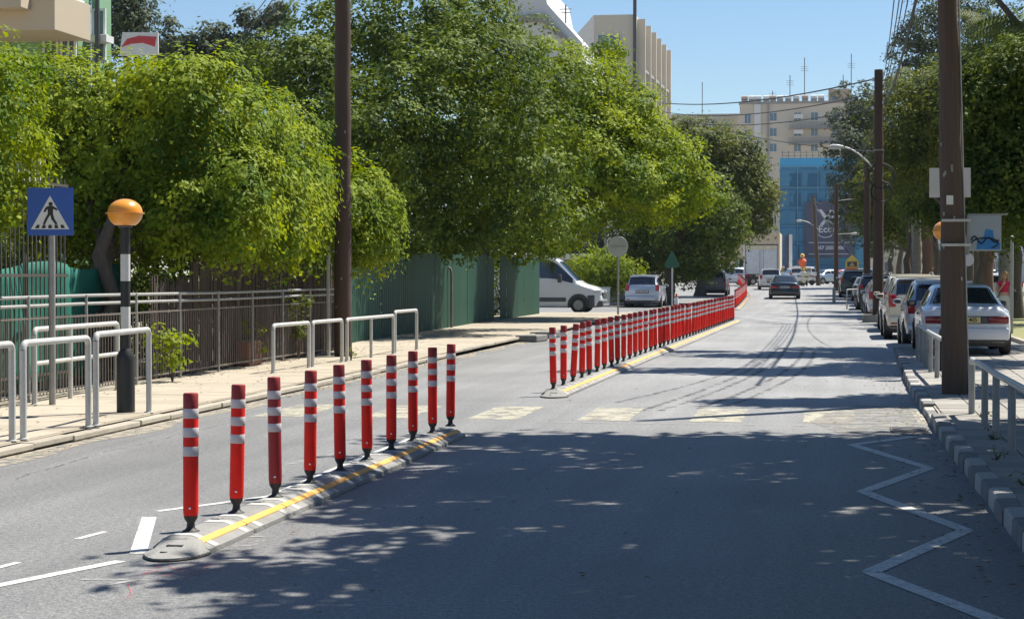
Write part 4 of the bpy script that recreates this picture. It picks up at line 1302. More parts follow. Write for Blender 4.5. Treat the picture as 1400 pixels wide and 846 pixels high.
# park trees on the right
RT = [
    # label, X, Y, trunk r, [(px,py,Y,r)...], n, size, mat, bark
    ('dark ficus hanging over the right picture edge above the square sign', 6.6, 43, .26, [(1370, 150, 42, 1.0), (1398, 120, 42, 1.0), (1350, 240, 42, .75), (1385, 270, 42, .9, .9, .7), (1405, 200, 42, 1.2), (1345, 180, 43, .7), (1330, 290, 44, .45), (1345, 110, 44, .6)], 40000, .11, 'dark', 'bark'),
    ('bushy lime-tipped tree left of the right wooden pole', 5.9, 84, .22, [(1245, 160, 84, 1.7), (1270, 130, 84, 1.3), (1230, 190, 84, 1.3), (1265, 200, 84, 1.8), (1320, 110, 80, 1.3), (1300, 160, 82, 1.6), (1240, 235, 84, 1.4)], 17000, .16, 'olive', 'bark'),
    ('grey-green feathery tree beside the blue netted building', 6.6, 150, .3, [(1180, 150, 150, 2.4), (1165, 200, 148, 2.2), (1185, 240, 150, 2.6), (1160, 255, 148, 1.4), (1205, 180, 150, 2.6), (1175, 290, 150, 2.4), (1200, 330, 150, 1.7, 1.7, 1.0), (1150, 170, 148, .9), (1215, 130, 150, 1.4)], 22000, .24, 'grey', 'bark'),
    ('tall pine against the sky behind the lime-tipped tree', 8.8, 115, .3, [(1260, 60, 115, 1.8), (1285, 40, 115, 2.0), (1245, 110, 115, 1.3), (1275, 100, 115, 2.2), (1300, 60, 115, 2.6), (1320, 20, 116, 2.5), (1250, 45, 115, .8)], 14000, .20, 'grey', 'bark'),
    ('middle park tree with olive crown behind the coil pole', 7.0, 128, .3, [(1215, 260, 128, 2.4), (1245, 270, 128, 2.3), (1230, 310, 128, 2.0, 2, 1.2), (1200, 285, 128, 1.6), (1260, 230, 128, 2.2), (1215, 210, 128, 1.6)], 20000, .23, 'olive', 'bark'),
    ('shaded park tree right behind the square sign', 7.0, 92, .28, [(1290, 260, 92, 2.2), (1325, 270, 92, 2.0), (1345, 210, 90, 2.3), (1300, 200, 92, 2.2), (1270, 290, 92, 1.5, 1.5, .9), (1330, 305, 90, 1.5, 1.5, .8), (1310, 140, 92, 2.2), (1370, 300, 90, 1.6, 1.6, 1.0)], 30000, .18, 'dark', 'bark'),
    ('farther park tree with low dark crown behind the palms', 8.6, 108, .28, [(1340, 240, 108, 2.6), (1380, 260, 106, 2.6), (1350, 150, 108, 2.8), (1385, 130, 106, 3.0), (1400, 200, 106, 2.6), (1360, 310, 108, 2.0, 2, 1.2), (1390, 320, 108, 1.8, 1.8, 1.0)], 26000, .22, 'dark', 'bark'),
    ('dark tree at the right edge behind the palm trunk', 8.4, 66, .26, [(1400, 270, 66, 1.8), (1375, 230, 66, 1.4), (1400, 180, 66, 2.0), (1385, 310, 66, 1.0, 1, .6), (1420, 100, 66, 2.5), (1380, 120, 66, 1.3)], 22000, .15, 'dark', 'bark'),
]
for i, (lab, X, Y, r0, lb, n, size, m, bk) in enumerate(RT):
    L = lobes_px(lb)
    base = (X, Y, ground_z(Y) + .08)
    tree('park_tree', lab, L, base, (X + .2, Y, min(3.2, 2.6 + .01 * Y)), r0, n, size, m, 60 + i, 'park trees on the right of the road', bk, per=26, spread=.20 if Y < 60 else .34, shell=.65, gap=.0)
# more trunks of the park row: slimmer trees whose crowns join the canopy
MT = [(1213, 175, .30), (1228, 160, .28), (1246, 140, .30), (1262, 120, .27), (1338, 100, .34), (1350, 84, .24), (1326, 135, .28), (1392, 74, .22), (1275, 175, .3), (1236, 120, .25)]
MT.sort()
for i, (px0, Y, r0) in enumerate(MT):
    pb = at(px0, 380, Y)
    X = pb.x
    zt = 5.5 + (i % 3) * .8
    rr = random.Random(90 + i)
    sc_ = Y / 100
    L = [(X + rr.uniform(-1.2, 1.2), Y + rr.uniform(-1, 1), zt + rr.uniform(-.6, 1.8) + .6 * sc_, 1.7, 1.7, 1.2) for _ in range(5)]
    lean = rr.uniform(-.5, .5)
    tree('park_tree', f'park tree with a {"reddish" if i in (3, 8) else "dark"} trunk, {ORD[i]} from the left behind the parked cars', L, (X, Y, ground_z(Y) + .08), (X + lean, Y, 3.6), r0, 7000, .24, ['dark', 'olive', 'grey'][i % 3], 100 + i, 'park trees on the right of the road', 'bark_red' if i in (3, 8) else 'bark', per=26, spread=.45, shell=.6)
# overhanging trees just outside the right edge that shade the road
ST = [
    ('tall street tree beyond the right picture edge shading the near road', 5.6, 14.0, [(2.6, 13.0, 7.0, 2.5, 2.0, 1.2), (4.8, 14.0, 7.8, 2.6, 2.4, 1.5), (1.6, 15.0, 7.4, 1.9, 1.5, 1.0), (4.4, 11.0, 7.2, 2.4, 1.9, 1.3), (1.2, 12.2, 7.3, 1.6, 1.1, .7), (.3, 13.6, 7.2, .9, .5, .4), (6.8, 13.0, 7.6, 2.2, 2.4, 1.5), (2.2, 16.6, 7.4, 1.8, 1.2, .9), (4.4, 16.6, 7.6, 1.8, 1.2, .9)]),
    ('second street tree beyond the right picture edge shading the near road', 5.6, 20.0, [(2.8, 18.6, 7.9, 2.4, 1.9, 1.1), (5.0, 20.5, 8.2, 2.4, 2.2, 1.5), (2.2, 22.3, 8.0, 2.5, 1.9, 1.1), (4.8, 23.4, 7.6, 2.2, 1.7, 1.2), (1.0, 19.6, 8.2, 1.7, 1.3, .8), (.6, 17.0, 7.7, 1.3, .8, .5), (-.1, 21.3, 8.0, 1.1, .6, .5), (6.8, 19.5, 8.0, 2.2, 2.4, 1.4), (.2, 18.6, 7.9, 1.3, 1.0, .6), (.4, 23.3, 8.2, 1.6, .9, .6)]),
    ('third street tree beyond the right picture edge, nearest the camera', 5.4, 8.0, [(2.4, 9.0, 6.9, 2.3, 1.9, 1.1), (4.4, 8.2, 7.4, 2.4, 2.4, 1.4), (2.2, 6.0, 7.0, 2.4, 2.0, 1.3), (1.0, 10.4, 7.0, 1.5, .8, .5)]),
    ('slim street tree beyond the right edge shading the crossing kerb', 6.2, 30.5, [(4.2, 30.2, 8.6, 1.5, .9, .8), (5.4, 30.8, 9.0, 1.5, 1.3, 1.1), (2.9, 30.0, 8.7, .9, .45, .4)]),
    ('tall street tree whose shade crosses the lane beside the far railing', 6.6, 39.0, [(4.0, 38.8, 10.2, 2.2, 1.5, 1.0), (6.2, 39.4, 10.6, 2.0, 2.0, 1.4), (2.2, 39.2, 10.2, 1.6, .9, .6), (.9, 38.6, 10.3, 1.0, .4, .4), (5.2, 41.0, 10.2, 2.0, 1.4, 1.0)]),
    ('tall street tree whose shade crosses the lane beside the white saloon', 7.0, 47.0, [(4.6, 46.6, 10.8, 2.2, 2.0, 1.0), (6.6, 47.4, 11.2, 2.2, 2.2, 1.4), (2.8, 46.0, 10.9, 1.6, 1.0, .6), (1.6, 48.0, 11.0, 1.2, .5, .4), (5.2, 49.6, 10.8, 1.9, 1.4, 1.0)]),
]
for i, (lab, X, Y, L) in enumerate(ST):
    tree('street_tree', lab, L, (X, Y, .1), (X - .3, Y, 4.6), .22, 27000 if i < 3 else 12000, .30, 'big', 130 + i, 'street trees beyond the right edge', per=30, spread=.34, shell=.85, fill=.45)


proto_t = [o for o in COL.objects if o.name.startswith('street_tree') and not o.parent]
proto_t.sort(key=lambda o: o.name)
for k, (src, x, y, rz, lab) in enumerate(((1, 10.6, 15.5, 1.2, 'unseen tree added to block sky light, beside the near railing'), (0, 10.2, 24.5, 2.4, 'unseen tree added to block sky light, level with the wooden pole'), (1, 9.6, 5.0, -1.0, 'unseen tree added to block sky light, closest to the camera'))):
    c = copy_tree(proto_t[src]); c.location = (x, y, .1); c.rotation_euler.z = rz; c['label'] = lab  # out-of-view copies added to cut sky light and deepen the shade


# palms
def palm(label, X, Y, z0, h, r0, nf=18, fl=2.2, dry=6, seed=0, bark='bark_palm', droopk=1.0):
    t_ = thing('palm_tree', label, 'palm tree', (X, Y, z0))
    n = 26
    b = MB()
    b.tube([(0.02 * math.sin(i * .4), 0, h * i / n) for i in range(n + 1)], [r0 * (1.15 if i == 0 else (1 + (.05 if i % 2 else -.03))) for i in range(n + 1)], 12)
    b.build('trunk', M[bark], t_, 40)
    R_ = np.random.default_rng(seed)
    for k in range(nf + dry):
        isd = k >= nf
        az = R_.uniform(0, 2 * PI); el = R_.uniform(-.2, 1.2) if not isd else R_.uniform(-1.3, -.7)
        vs = []
        p_ = np.array([0, 0, h + .1]); dr = np.array([math.cos(az) * math.cos(el), math.sin(az) * math.cos(el), math.sin(el)])
        stp = fl / 14
        side = np.array([-math.sin(az), math.cos(az), 0])
        for j in range(14):
            p2 = p_ + dr * stp
            lw = .42 * math.sin(PI * (j + 1) / 15.5) ** .6
            for sgn in (-1, 1):
                for q_ in range(2):
                    o = p_ + (p2 - p_) * (q_ / 2)
                    tip = o + side * sgn * lw * .8 + dr * lw * .55 + np.array([0, 0, -lw * (.25 + .35 * droopk)])
                    wd = dr * .022
                    vs += [o - wd, o + wd, tip + wd * .3, tip - wd * .3]
            up_ = np.cross(dr, side) * .02
            vs += [p_ - side * .02, p_ + side * .02, p2 + side * .015, p2 - side * .015]
            p_ = p2
            dr = dr + np.array([0, 0, -.13 * droopk]); dr /= np.linalg.norm(dr)
        quads('frond', np.array(vs), LF['palm_dry' if isd else 'palm'], t_)
    return t_


pp = at(1373, 300, 72)
palm('palm with a pale ringed trunk behind the woman in red', pp.x, 72, .09, 9.5, .215, 26, 2.8, 8, 1)
palm('drooping palm whose fronds hang into the top right corner', 5.05, 47, .09, 6.6, .19, 34, 2.7, 6, 5, droopk=1.5)
pp = at(1253, 300, 95)
palm('tall shaggy palm rising left of the right wooden pole', pp.x, 95, .15, 10.3, .22, 22, 2.3, 14, 2)
pp = at(1268, 300, 118)
palm('palm with a reddish ringed trunk between the park trees', pp.x, 118, .3, 8.2, .30, 18, 2.3, 10, 3, 'bark_red')

# ------------------------------------------------------------------ cars
def catmull(st, sub):
    out = []
    n = len(st)
    for i in range(n - 1):
        p0 = st[max(i - 1, 0)]; p1 = st[i]; p2 = st[i + 1]; p3 = st[min(i + 2, n - 1)]
        for k in range(sub):
            t_ = k / sub
            row = []
            for a, b, c, d in zip(p0, p1, p2, p3):
                # damped tangents keep creases from overshooting
                m1 = (c - a) * .28; m2 = (d - b) * .28
                if (c - b) * (b - a) <= 0: m1 = 0
                if (d - c) * (c - b) <= 0: m2 = 0
                h00 = 2 * t_**3 - 3 * t_**2 + 1; h10 = t_**3 - 2 * t_**2 + t_; h01 = -2 * t_**3 + 3 * t_**2; h11 = t_**3 - t_**2
                row.append(h00 * b + h10 * m1 + h01 * c + h11 * m2)
            out.append(row)
    out.append(list(st[-1]))
    return out


def ring(s):
    y, w_, z0, zb, wr, zr = s
    return [(0, z0), (w_ * .86, z0), (w_ * .97, z0 + .07), (w_ * 1.0, z0 + .42 * (zb - z0)), (w_ * .985, z0 + .8 * (zb - z0)), (w_ * .95, zb), (wr, zr - min(.07, (zr - zb) * .5 + .01)), (wr * .86, zr - .012), (0, zr)]


SUB = 4


class Surf:
    def __init__(s, st):
        s.st = catmull(st, SUB)
        s.n = len(st)

    def pt(s, u, r, off=0):
        """u in original station units, r in -8..8 (0 = bottom centre .. 8 top centre)"""
        f = max(0, min(u * SUB, len(s.st) - 1.0001)); i = int(f); t_ = f - i
        a = s.st[i]; b = s.st[i + 1]
        q = [x + (y - x) * t_ for x, y in zip(a, b)]
        R_ = ring(q)
        sg = 1
        rr_ = r
        if rr_ > 8: rr_ = 16 - rr_; sg = -1
        j = int(min(7.9999, rr_)); k = rr_ - j
        x = R_[j][0] + (R_[j + 1][0] - R_[j][0]) * k
        z = R_[j][1] + (R_[j + 1][1] - R_[j][1]) * k
        return Vector((sg * x, q[0], z))

    def patch(s, u0, u1, r0, r1, off=.006, nu=5, nr=4, taper=0):
        vs = []
        for i in range(nu + 1):
            for j in range(nr + 1):
                u = u0 + (u1 - u0) * i / nu
                r = r0 + (r1 - r0) * j / nr
                p = s.pt(u, r)
                e = .02
                du = s.pt(u + e, r) - s.pt(u - e, r)
                dr = s.pt(u, r + e) - s.pt(u, r - e)
                nn = dr.cross(du)
                if nn.length < 1e-9: nn = Vector((0, 0, 1))
                nn.normalize()
                if nn.z < -.3: nn = -nn
                c = Vector((0, p.y, .8))
                if nn.dot(p - c) < 0: nn = -nn
                vs.append(p + nn * off)
        fs = [(i * (nr + 1) + j, i * (nr + 1) + j + 1, (i + 1) * (nr + 1) + j + 1, (i + 1) * (nr + 1) + j) for i in range(nu) for j in range(nr)]
        b = MB(); b.add(vs, fs); return b

    def body(s):
        b = MB(); vs = []; fs = []
        for q in s.st:
            R_ = ring(q)
            loop = [(x, z) for x, z in R_] + [(-x, z) for x, z in R_[-2:0:-1]]
            vs += [(x, q[0], z) for x, z in loop]
        n = 16
        for i in range(len(s.st) - 1):
            for k in range(n): fs.append((i * n + k, i * n + (k + 1) % n, (i + 1) * n + (k + 1) % n, (i + 1) * n + k))
        fs.append(tuple(range(n))); fs.append(tuple(range((len(s.st) - 1) * n, len(s.st) * n)))
        return b.add(vs, fs)


# stations: y, half width, floor z, belt z, roof half width, roof z     (rear at y = 0, driving towards +y)
SPEC = {
    'sedan': dict(st=[(0, .76, .30, .70, .62, .86), (.06, .82, .26, .80, .70, .935), (.30, .855, .24, .87, .76, .965), (.80, .86, .23, .90, .74, .985), (1.42, .86, .22, .91, .57, 1.33), (2.1, .86, .22, .90, .60, 1.385), (2.75, .86, .22, .89, .58, 1.34), (3.45, .855, .22, .87, .74, .93), (4.0, .83, .23, .80, .70, .84), (4.38, .74, .27, .62, .58, .68)],
                  rear=(3.08, 3.92, 6.45), front=(6.12, 6.9, 6.45), sides=[(3.45, 4.55), (4.62, 5.55), (5.6, 6.4)], axle=(.78, 3.4), wr=.30, tz=.70, L=4.38),
    'hatch': dict(st=[(0, .74, .32, .86, .60, .98), (.05, .80, .27, .92, .64, 1.06), (.28, .84, .24, .95, .61, 1.36), (.62, .85, .22, .95, .61, 1.475), (1.5, .86, .22, .94, .62, 1.52), (2.3, .86, .22, .93, .60, 1.48), (3.05, .85, .22, .91, .74, .99), (3.6, .83, .23, .84, .72, .88), (3.95, .74, .27, .66, .60, .72)],
                  rear=(1.05, 2.55, 6.35), front=(5.12, 5.9, 6.4), sides=[(1.9, 2.9), (3.1, 4.1), (4.15, 5.3)], axle=(.62, 3.15), wr=.30, tz=.86, L=3.95),
    'suv': dict(st=[(0, .78, .38, .95, .62, 1.10), (.05, .85, .32, 1.02, .68, 1.18), (.25, .89, .30, 1.05, .66, 1.50), (.60, .90, .28, 1.05, .66, 1.66), (1.6, .91, .28, 1.04, .67, 1.70), (2.6, .91, .28, 1.03, .65, 1.66), (3.4, .90, .28, 1.01, .80, 1.10), (4.1, .87, .30, .95, .76, 1.0), (4.5, .78, .34, .76, .64, .82)],
                rear=(1.05, 2.6, 6.35), front=(5.12, 5.9, 6.4), sides=[(1.9, 2.9), (3.1, 4.1), (4.15, 5.3)], axle=(.75, 3.65), wr=.35, tz=.98, L=4.5),
}


def wheel(parent, x, y, r, wd=.2):
    s_ = 1 if x > 0 else -1
    Mx = Matrix.Rotation(PI / 2, 3, 'Y')
    o = MB().lathe([(r * .62, -wd / 2), (r * .93, -wd / 2), (r, -wd / 2 + .03), (r, wd / 2 - .03), (r * .93, wd / 2), (r * .62, wd / 2)], 20, M=Mx).build('wheel', M['tyre'], parent, 40, loc=(x, y, r))
    MB().lathe([(r * .60, -.012), (r * .60, .004), (r * .45, .012), (r * .15, .0), (r * .12, .018), (0, .02)], 20, c=(s_ * wd / 2, 0, 0), M=Mx if s_ > 0 else Matrix.Rotation(-PI / 2, 3, 'Y')).build('rim', M['galv'], o, 40)
    return o


def car(label, kind, X, Y, pm, cat='car', rz=0, z=None, group=None, tail='tail', plate='plate_w', txt=None, simple=False, scale=1, name='parked_car'):
    sp = SPEC[kind]
    t_ = thing(name, label, cat, (X, Y, ground_z(Y) + .003 if z is None else z), rz, group)
    t_.scale = (scale,) * 3
    S = Surf(sp['st'])
    S.body().build('body', pm, t_, 38)
    u0, u1, rr_ = sp['rear']
    S.patch(u0, u1, rr_, 16 - rr_, .007, 6, 10).build('rear_window', M['glass'], t_, 80)
    u0, u1, rr_ = sp['front']
    S.patch(u0, u1, rr_, 16 - rr_, .007, 6, 10).build('windscreen', M['glass'], t_, 80)
    for (a, b) in sp['sides']:
        for lo, hi in ((5.15, 5.86), (16 - 5.86, 16 - 5.15)):
            S.patch(a, b, lo, hi, .007, 4, 3).build('side_window', M['glass'], t_, 80)
    W_ = sp['st'][3][1]
    r = sp['wr']
    for ya in sp['axle']:
        for sgn in (-1, 1):
            # dark arch ring slightly proud of the body side, tyre inside it
            b = MB()
            pts = [(sgn * (W_ + .004), ya + (r + .055) * math.cos(a * PI / 12), r + (r + .055) * math.sin(a * PI / 12)) for a in range(-1, 14)]
            n = len(pts)
            vs = [(p[0], p[1], max(p[2], .2)) for p in pts] + [(sgn * (W_ - .18), p[1], max(p[2], .2)) for p in pts]
            b.add(vs, [tuple(range(n))] + [(i, i + 1, n + i + 1, n + i) for i in range(n - 1)])
            b.build('wheel_arch', M['trim'], t_)
            wheel(t_, sgn * (W_ - .075), ya, r, .20)
    MB().box(-W_ + .1, W_ - .1, .25, sp['L'] - .3, .17, .26).build('underbody', M['trim'], t_)
    zc_ = sp['tz']
    w0 = sp['st'][1][1]
    # bumpers
    zb0 = sp['st'][0][2]
    MB().bbox(-w0 * .985, w0 * .985, -.075, .10, zb0, zb0 + .235, .045).build('rear_bumper', pm, t_, 40)
    MB().bbox(-w0 * .93, w0 * .93, -.05, .10, zb0 - .035, zb0 + .02, .02).build('bumper_skirt', M['trim'], t_, 40)
    if kind == 'sedan':
        MB().bbox(-w0 * .95, w0 * .95, -.018, .05, zc_ - .085, zc_ + .065, .015).build('black_panel', M['trim'], t_, 40)
        for sgn in (-1, 1):
            a, b = sorted((sgn * w0 * .97, sgn * w0 * .50))
            l_ = MB().bbox(a, b, -.036, .06, zc_ - .075, zc_ + .055, .02).build('tail_light', M[tail], t_, 40)
            a, b = sorted((sgn * w0 * .47, sgn * w0 * .34))
            MB().bbox(a, b, -.03, .0, zc_ - .06, zc_ + .045, .008).build('reversing_light', M['trim_grey'], t_)
        py, pz = -.032, zc_ - .01
        MB().bbox(-w0 * .8, w0 * .8, .015, .03, zc_ + .11, zc_ + .118, .002).build('boot_seam', M['trim'], t_)
        MB().tube([(-.60, .95, .99), (-.55, 1.0, 1.0), (.55, 1.0, 1.0), (.60, .95, .99)], .006, 5).build('screen_seal', M['trim'], t_)
    else:
        for sgn in (-1, 1):
            a, b = sorted((sgn * w0 * .985, sgn * w0 * .76))
            MB().bbox(a, b, -.02, .22, zc_ - .10, zc_ + .20, .03).build('tail_light', M[tail], t_, 40)
        py, pz = -.022, zc_ - .12
        MB().bbox(-.30, .30, -.012, .02, pz + .075, pz + .10, .005).build('tailgate_handle', M['chrome'] if kind == 'suv' else pm, t_)
        MB().box(-.30, .30, -.012, .0, pz - .09, pz + .075).build('plate_recess', M['trim_grey'], t_)
        MB().bbox(-w0 * .75, w0 * .75, .23, .40, sp['st'][3][5] - .035, sp['st'][3][5] + .012, .012).build('roof_spoiler', pm, t_, 40)
        MB().tube([(0, .04, sp['st'][1][5] - .02), (.2, .09, sp['st'][1][5] + .08), (.34, .12, sp['st'][1][5] + .09)], .010, 5).build('rear_wiper', M['trim'], t_)
        for sgn in (-1, 1):
            MB().bbox(sgn * .66 - .07, sgn * .66 + .07, -.082, -.06, zb0 + .04, zb0 + .08, .006).build('reflector', M['tail'], t_)
    pl_ = MB().bbox(-.26, .26, py - .012, py, pz - .057, pz + .057, .004).build('number_plate', M[plate], t_)
    if txt:
        me = text_mesh(txt, .105, 'plate_lettering', .001, bold=.002); me.materials.append(M['ink'])
        o = place('plate_lettering', me, pl_, (0, py - .0145, pz)); o.rotation_euler = (PI / 2, 0, 0)
    else:
        b = MB()
        for k in range(6): b.box(-.20 + k * .068 + (.02 if k > 2 else 0), -.20 + k * .068 + .04 + (.02 if k > 2 else 0), py - .0145, py - .011, pz - .032, pz + .032)
        b.build('plate_lettering', M['ink'], pl_)
    # mirrors
    bz = sp['st'][5][3]
    for sgn in (-1, 1):
        a, b = sorted((sgn * (W_ - .04), sgn * (W_ + .16)))
        ym = sp['st'][len(sp['st']) - 3][0] - .42
        o = MB().bbox(a, b, ym, ym + .12, bz + .01, bz + .125, .04).build('wing_mirror', M['trim'] if kind == 'sedan' else pm, t_, 40)
        MB().bbox(a + .035, b - .03, ym - .004, ym + .01, bz + .03, bz + .105, .006).build('mirror_glass', M['glass'], o)
    Lc = sp['L']
    wf = sp['st'][-1][1]; zf = sp['st'][-1][2] + .22
    for sgn in (-1, 1):
        a, b = sorted((sgn * wf * .98, sgn * wf * .6))
        MB().bbox(a, b, Lc - .12, Lc + .01, zf, zf + .14, .03).build('headlight', M['lamp_clear'], t_, 40)
    for sgn in (-1, 1):
        for yd in (sp['axle'][0] + .95, ):
            a, b = sorted((sgn * (W_ * .985), sgn * (W_ + .012)))
            MB().bbox(a, b, yd, yd + .14, bz - .13, bz - .10, .005).build('door_handle', M['trim_grey'], t_)
    if kind == 'suv':
        for sgn in (-1, 1): MB().tube([(sgn * .60, .75, 1.70), (sgn * .60, .85, 1.745), (sgn * .60, 2.5, 1.745), (sgn * .60, 2.6, 1.69)], .016, 6).build('roof_rail', M['chrome'], t_, 50)
    MB().tube([(-.45 * (1 if kind == 'sedan' else -1), -.06, .24), (-.45 * (1 if kind == 'sedan' else -1), .3, .24)], .025, 8).build('exhaust', M['galv'], t_)
    return t_


PT = dict(white=paint('white_car_paint', (.66, .68, .70)), silver=paint('silver_car_paint', (.42, .47, .53), .55, .32), ivory=paint('ivory_car_paint', (.66, .61, .47)), blue=paint('blue_car_paint', (.05, .16, .38), .3),
          pale=paint('pale_blue_silver_car_paint', (.50, .55, .63), .35, .3), black=paint('black_car_paint', (.018, .02, .024)), grey=paint('grey_car_paint', (.10, .105, .115), .4), navy=paint('dark_blue_grey_car_paint', (.025, .04, .055), .2), red=paint('red_car_paint', (.40, .02, .025)), green=paint('dark_green_car_paint', (.03, .06, .05)))
GP = 'cars parked along the right side'
car('white saloon with dark red lights across its boot, nearest parked car at right', 'sedan', 2.76, 39.2, PT['white'], z=.12, group=GP, tail='tail_dark', plate='plate_y', txt='KBA 405')
car('silver hatchback parked just in front of the white saloon', 'hatch', 2.72, 45.8, PT['silver'], group=GP, scale=1.04)
car('ivory estate-like car, second behind the wooden pole in the parked row', 'hatch', 2.55, 52.2, PT['ivory'], group=GP, scale=1.10, z=.003)
car('tall ivory off-roader parked beyond the ivory estate', 'suv', 2.6, 58.6, PT['ivory'], group=GP)
car('metallic blue hatchback parked just before the coil pole', 'hatch', 2.85, 65.2, PT['blue'], group=GP)
car('white hatchback parked just past the coil pole', 'hatch', 2.45, 74.0, PT['white'], group=GP)
car('pale silver hatchback, second past the coil pole', 'hatch', 2.55, 80.2, PT['pale'], group=GP)
car('white saloon parked in the shade, third past the coil pole', 'sedan', 2.6, 87.0, PT['white'], group=GP)
car('black off-roader with a shiny roof in the middle of the parked row', 'suv', 2.5, 94.0, PT['black'], group=GP)
car('grey saloon parked right after the black off-roader', 'sedan', 2.5, 101.0, PT['grey'], group=GP)
car('silver saloon parked by the far dark utility pole', 'sedan', 2.5, 112.5, PT['silver'], group=GP)
car('dark green off-roader with spare wheel at the head of the far parked row', 'suv', 1.9, 120.5, PT['green'], group=GP)
car('white hatchback at the far end of the right parked row', 'hatch', 1.9, 132.0, PT['white'], group=GP)
sw = bpy.data.objects.get('parked_car.011')
if sw:
    MB().lathe([(.20, -.08), (.31, -.07), (.33, 0), (.31, .07), (.0, .08)], 18, c=(0, -.10, .95), M=Matrix.Rotation(PI / 2, 3, 'X')).build('spare_wheel', M['tyre'], sw, 40)
# left side and moving cars
pp = g(879, 421)
car('white hatchback stopped beside the far left pavement corner, seen from behind', 'hatch', pp[0], 98.3, PT['pale'], tail='tail', group='cars on the left side', scale=1.08)
pp = at(975, 400, 124)
car('dark grey estate parked under the far left trees', 'suv', pp.x, 124, PT['grey'], group='cars on the left side', scale=.95)
pp = at(1073, 400, 117)
car('dark saloon driving away in the middle of the road', 'sedan', pp.x, 117.0, PT['navy'], rz=.03, name='moving_car', scale=1.03)
pp = at(1054, 390, 141)
car('small white car driving ahead of the dark saloon', 'hatch', pp.x, 141, PT['white'], rz=.05, name='moving_car')
# crossing and far cars: rotated to show their sides
for i, (px0, Y, kd, pc, rz, lab) in enumerate((
        (1000, 176, 'sedan', 'white', -1.35, 'white saloon seen side-on beyond the third post row'),
        (978, 172, 'hatch', 'pale', -1.35, 'pale car seen side-on behind the dark grey estate'),
        (1092, 178, 'hatch', 'white', .25, 'white hatchback far ahead right of the dark saloon'),
        (1108, 186, 'sedan', 'silver', -.9, 'silver saloon turned across the road end'),
        (1085, 192, 'suv', 'ivory', .2, 'cream off-roader waiting at the road end'),
        (1126, 190, 'sedan', 'red', -1.1, 'red saloon at the road end behind the leaning pole'),
        (1120, 205, 'suv', 'white', 1.3, 'white van-like car in front of the blue netting'),
        (1180, 200, 'hatch', 'white', .4, 'white car far off behind the dark trunks'),
        (1205, 210, 'hatch', 'silver', .7, 'silver car far off between the trunks'))):
    pp = at(px0, 385, Y)
    car(lab, kd, pp.x, Y, PT[pc], rz=rz, group='cars at the far junction')
for i, (px0, Y, kd, pc, rz, lab) in enumerate((
        (1345, 128, 'hatch', 'white', 1.4, 'white car in the car park left of the woman'),
        (1365, 120, 'suv', 'silver', 1.5, 'silver off-roader in the car park behind the woman'),
        (1398, 110, 'hatch', 'white', 1.5, 'white car in the car park at the right edge'),
        (1283, 150, 'sedan', 'red', 1.5, 'dark red car in the car park behind the parked row'),
        (1330, 160, 'suv', 'white', 1.5, 'white off-roader at the back of the car park'),
        (1310, 190, 'sedan', 'white', 1.5, 'farthest white saloon in the car park'))):
    pp = at(px0, 385, Y)
    car(lab, kd, max(pp.x, 10.5), Y, PT[pc], rz=rz, group='cars in the park car park', z=ground_z(Y) + .1)
pp = at(800, 395, 106)
car('small grey car almost hidden behind the white van', 'hatch', pp.x, 103, PT['silver'], rz=-1.2, group='cars on the left side')

# white panel van, nose to the right
vt = thing('panel_van', 'white high-roof panel van with dark bumper nosing out from behind the green fence', 'van', (*g(836, 427)[:1], 86.9, .002))
vx = g(831, 427)[0]
vt.location = (vx, 85.9, .003)
vt.rotation_euler.z = -PI / 2 - .05
# local: front at y=0?  use stations with y = distance from the nose, later mirrored so that the nose points to +x
vs_ = [(0, .72, .32, .62, .60, .72), (-.10, .88, .26, .86, .78, .93), (-.35, .95, .24, 1.00, .84, 1.14), (-1.02, .98, .24, 1.22, .86, 1.36), (-1.95, .99, .24, 1.36, .72, 2.30), (-2.35, .99, .24, 1.38, .78, 2.52), (-3.2, .99, .24, 1.38, .82, 2.62), (-5.6, .99, .24, 1.38, .82, 2.62), (-5.9, .97, .26, 1.36, .80, 2.58)]
vt.rotation_euler.z = -PI / 2 - .04
VS = Surf([(-a[0], *a[1:]) for a in vs_])
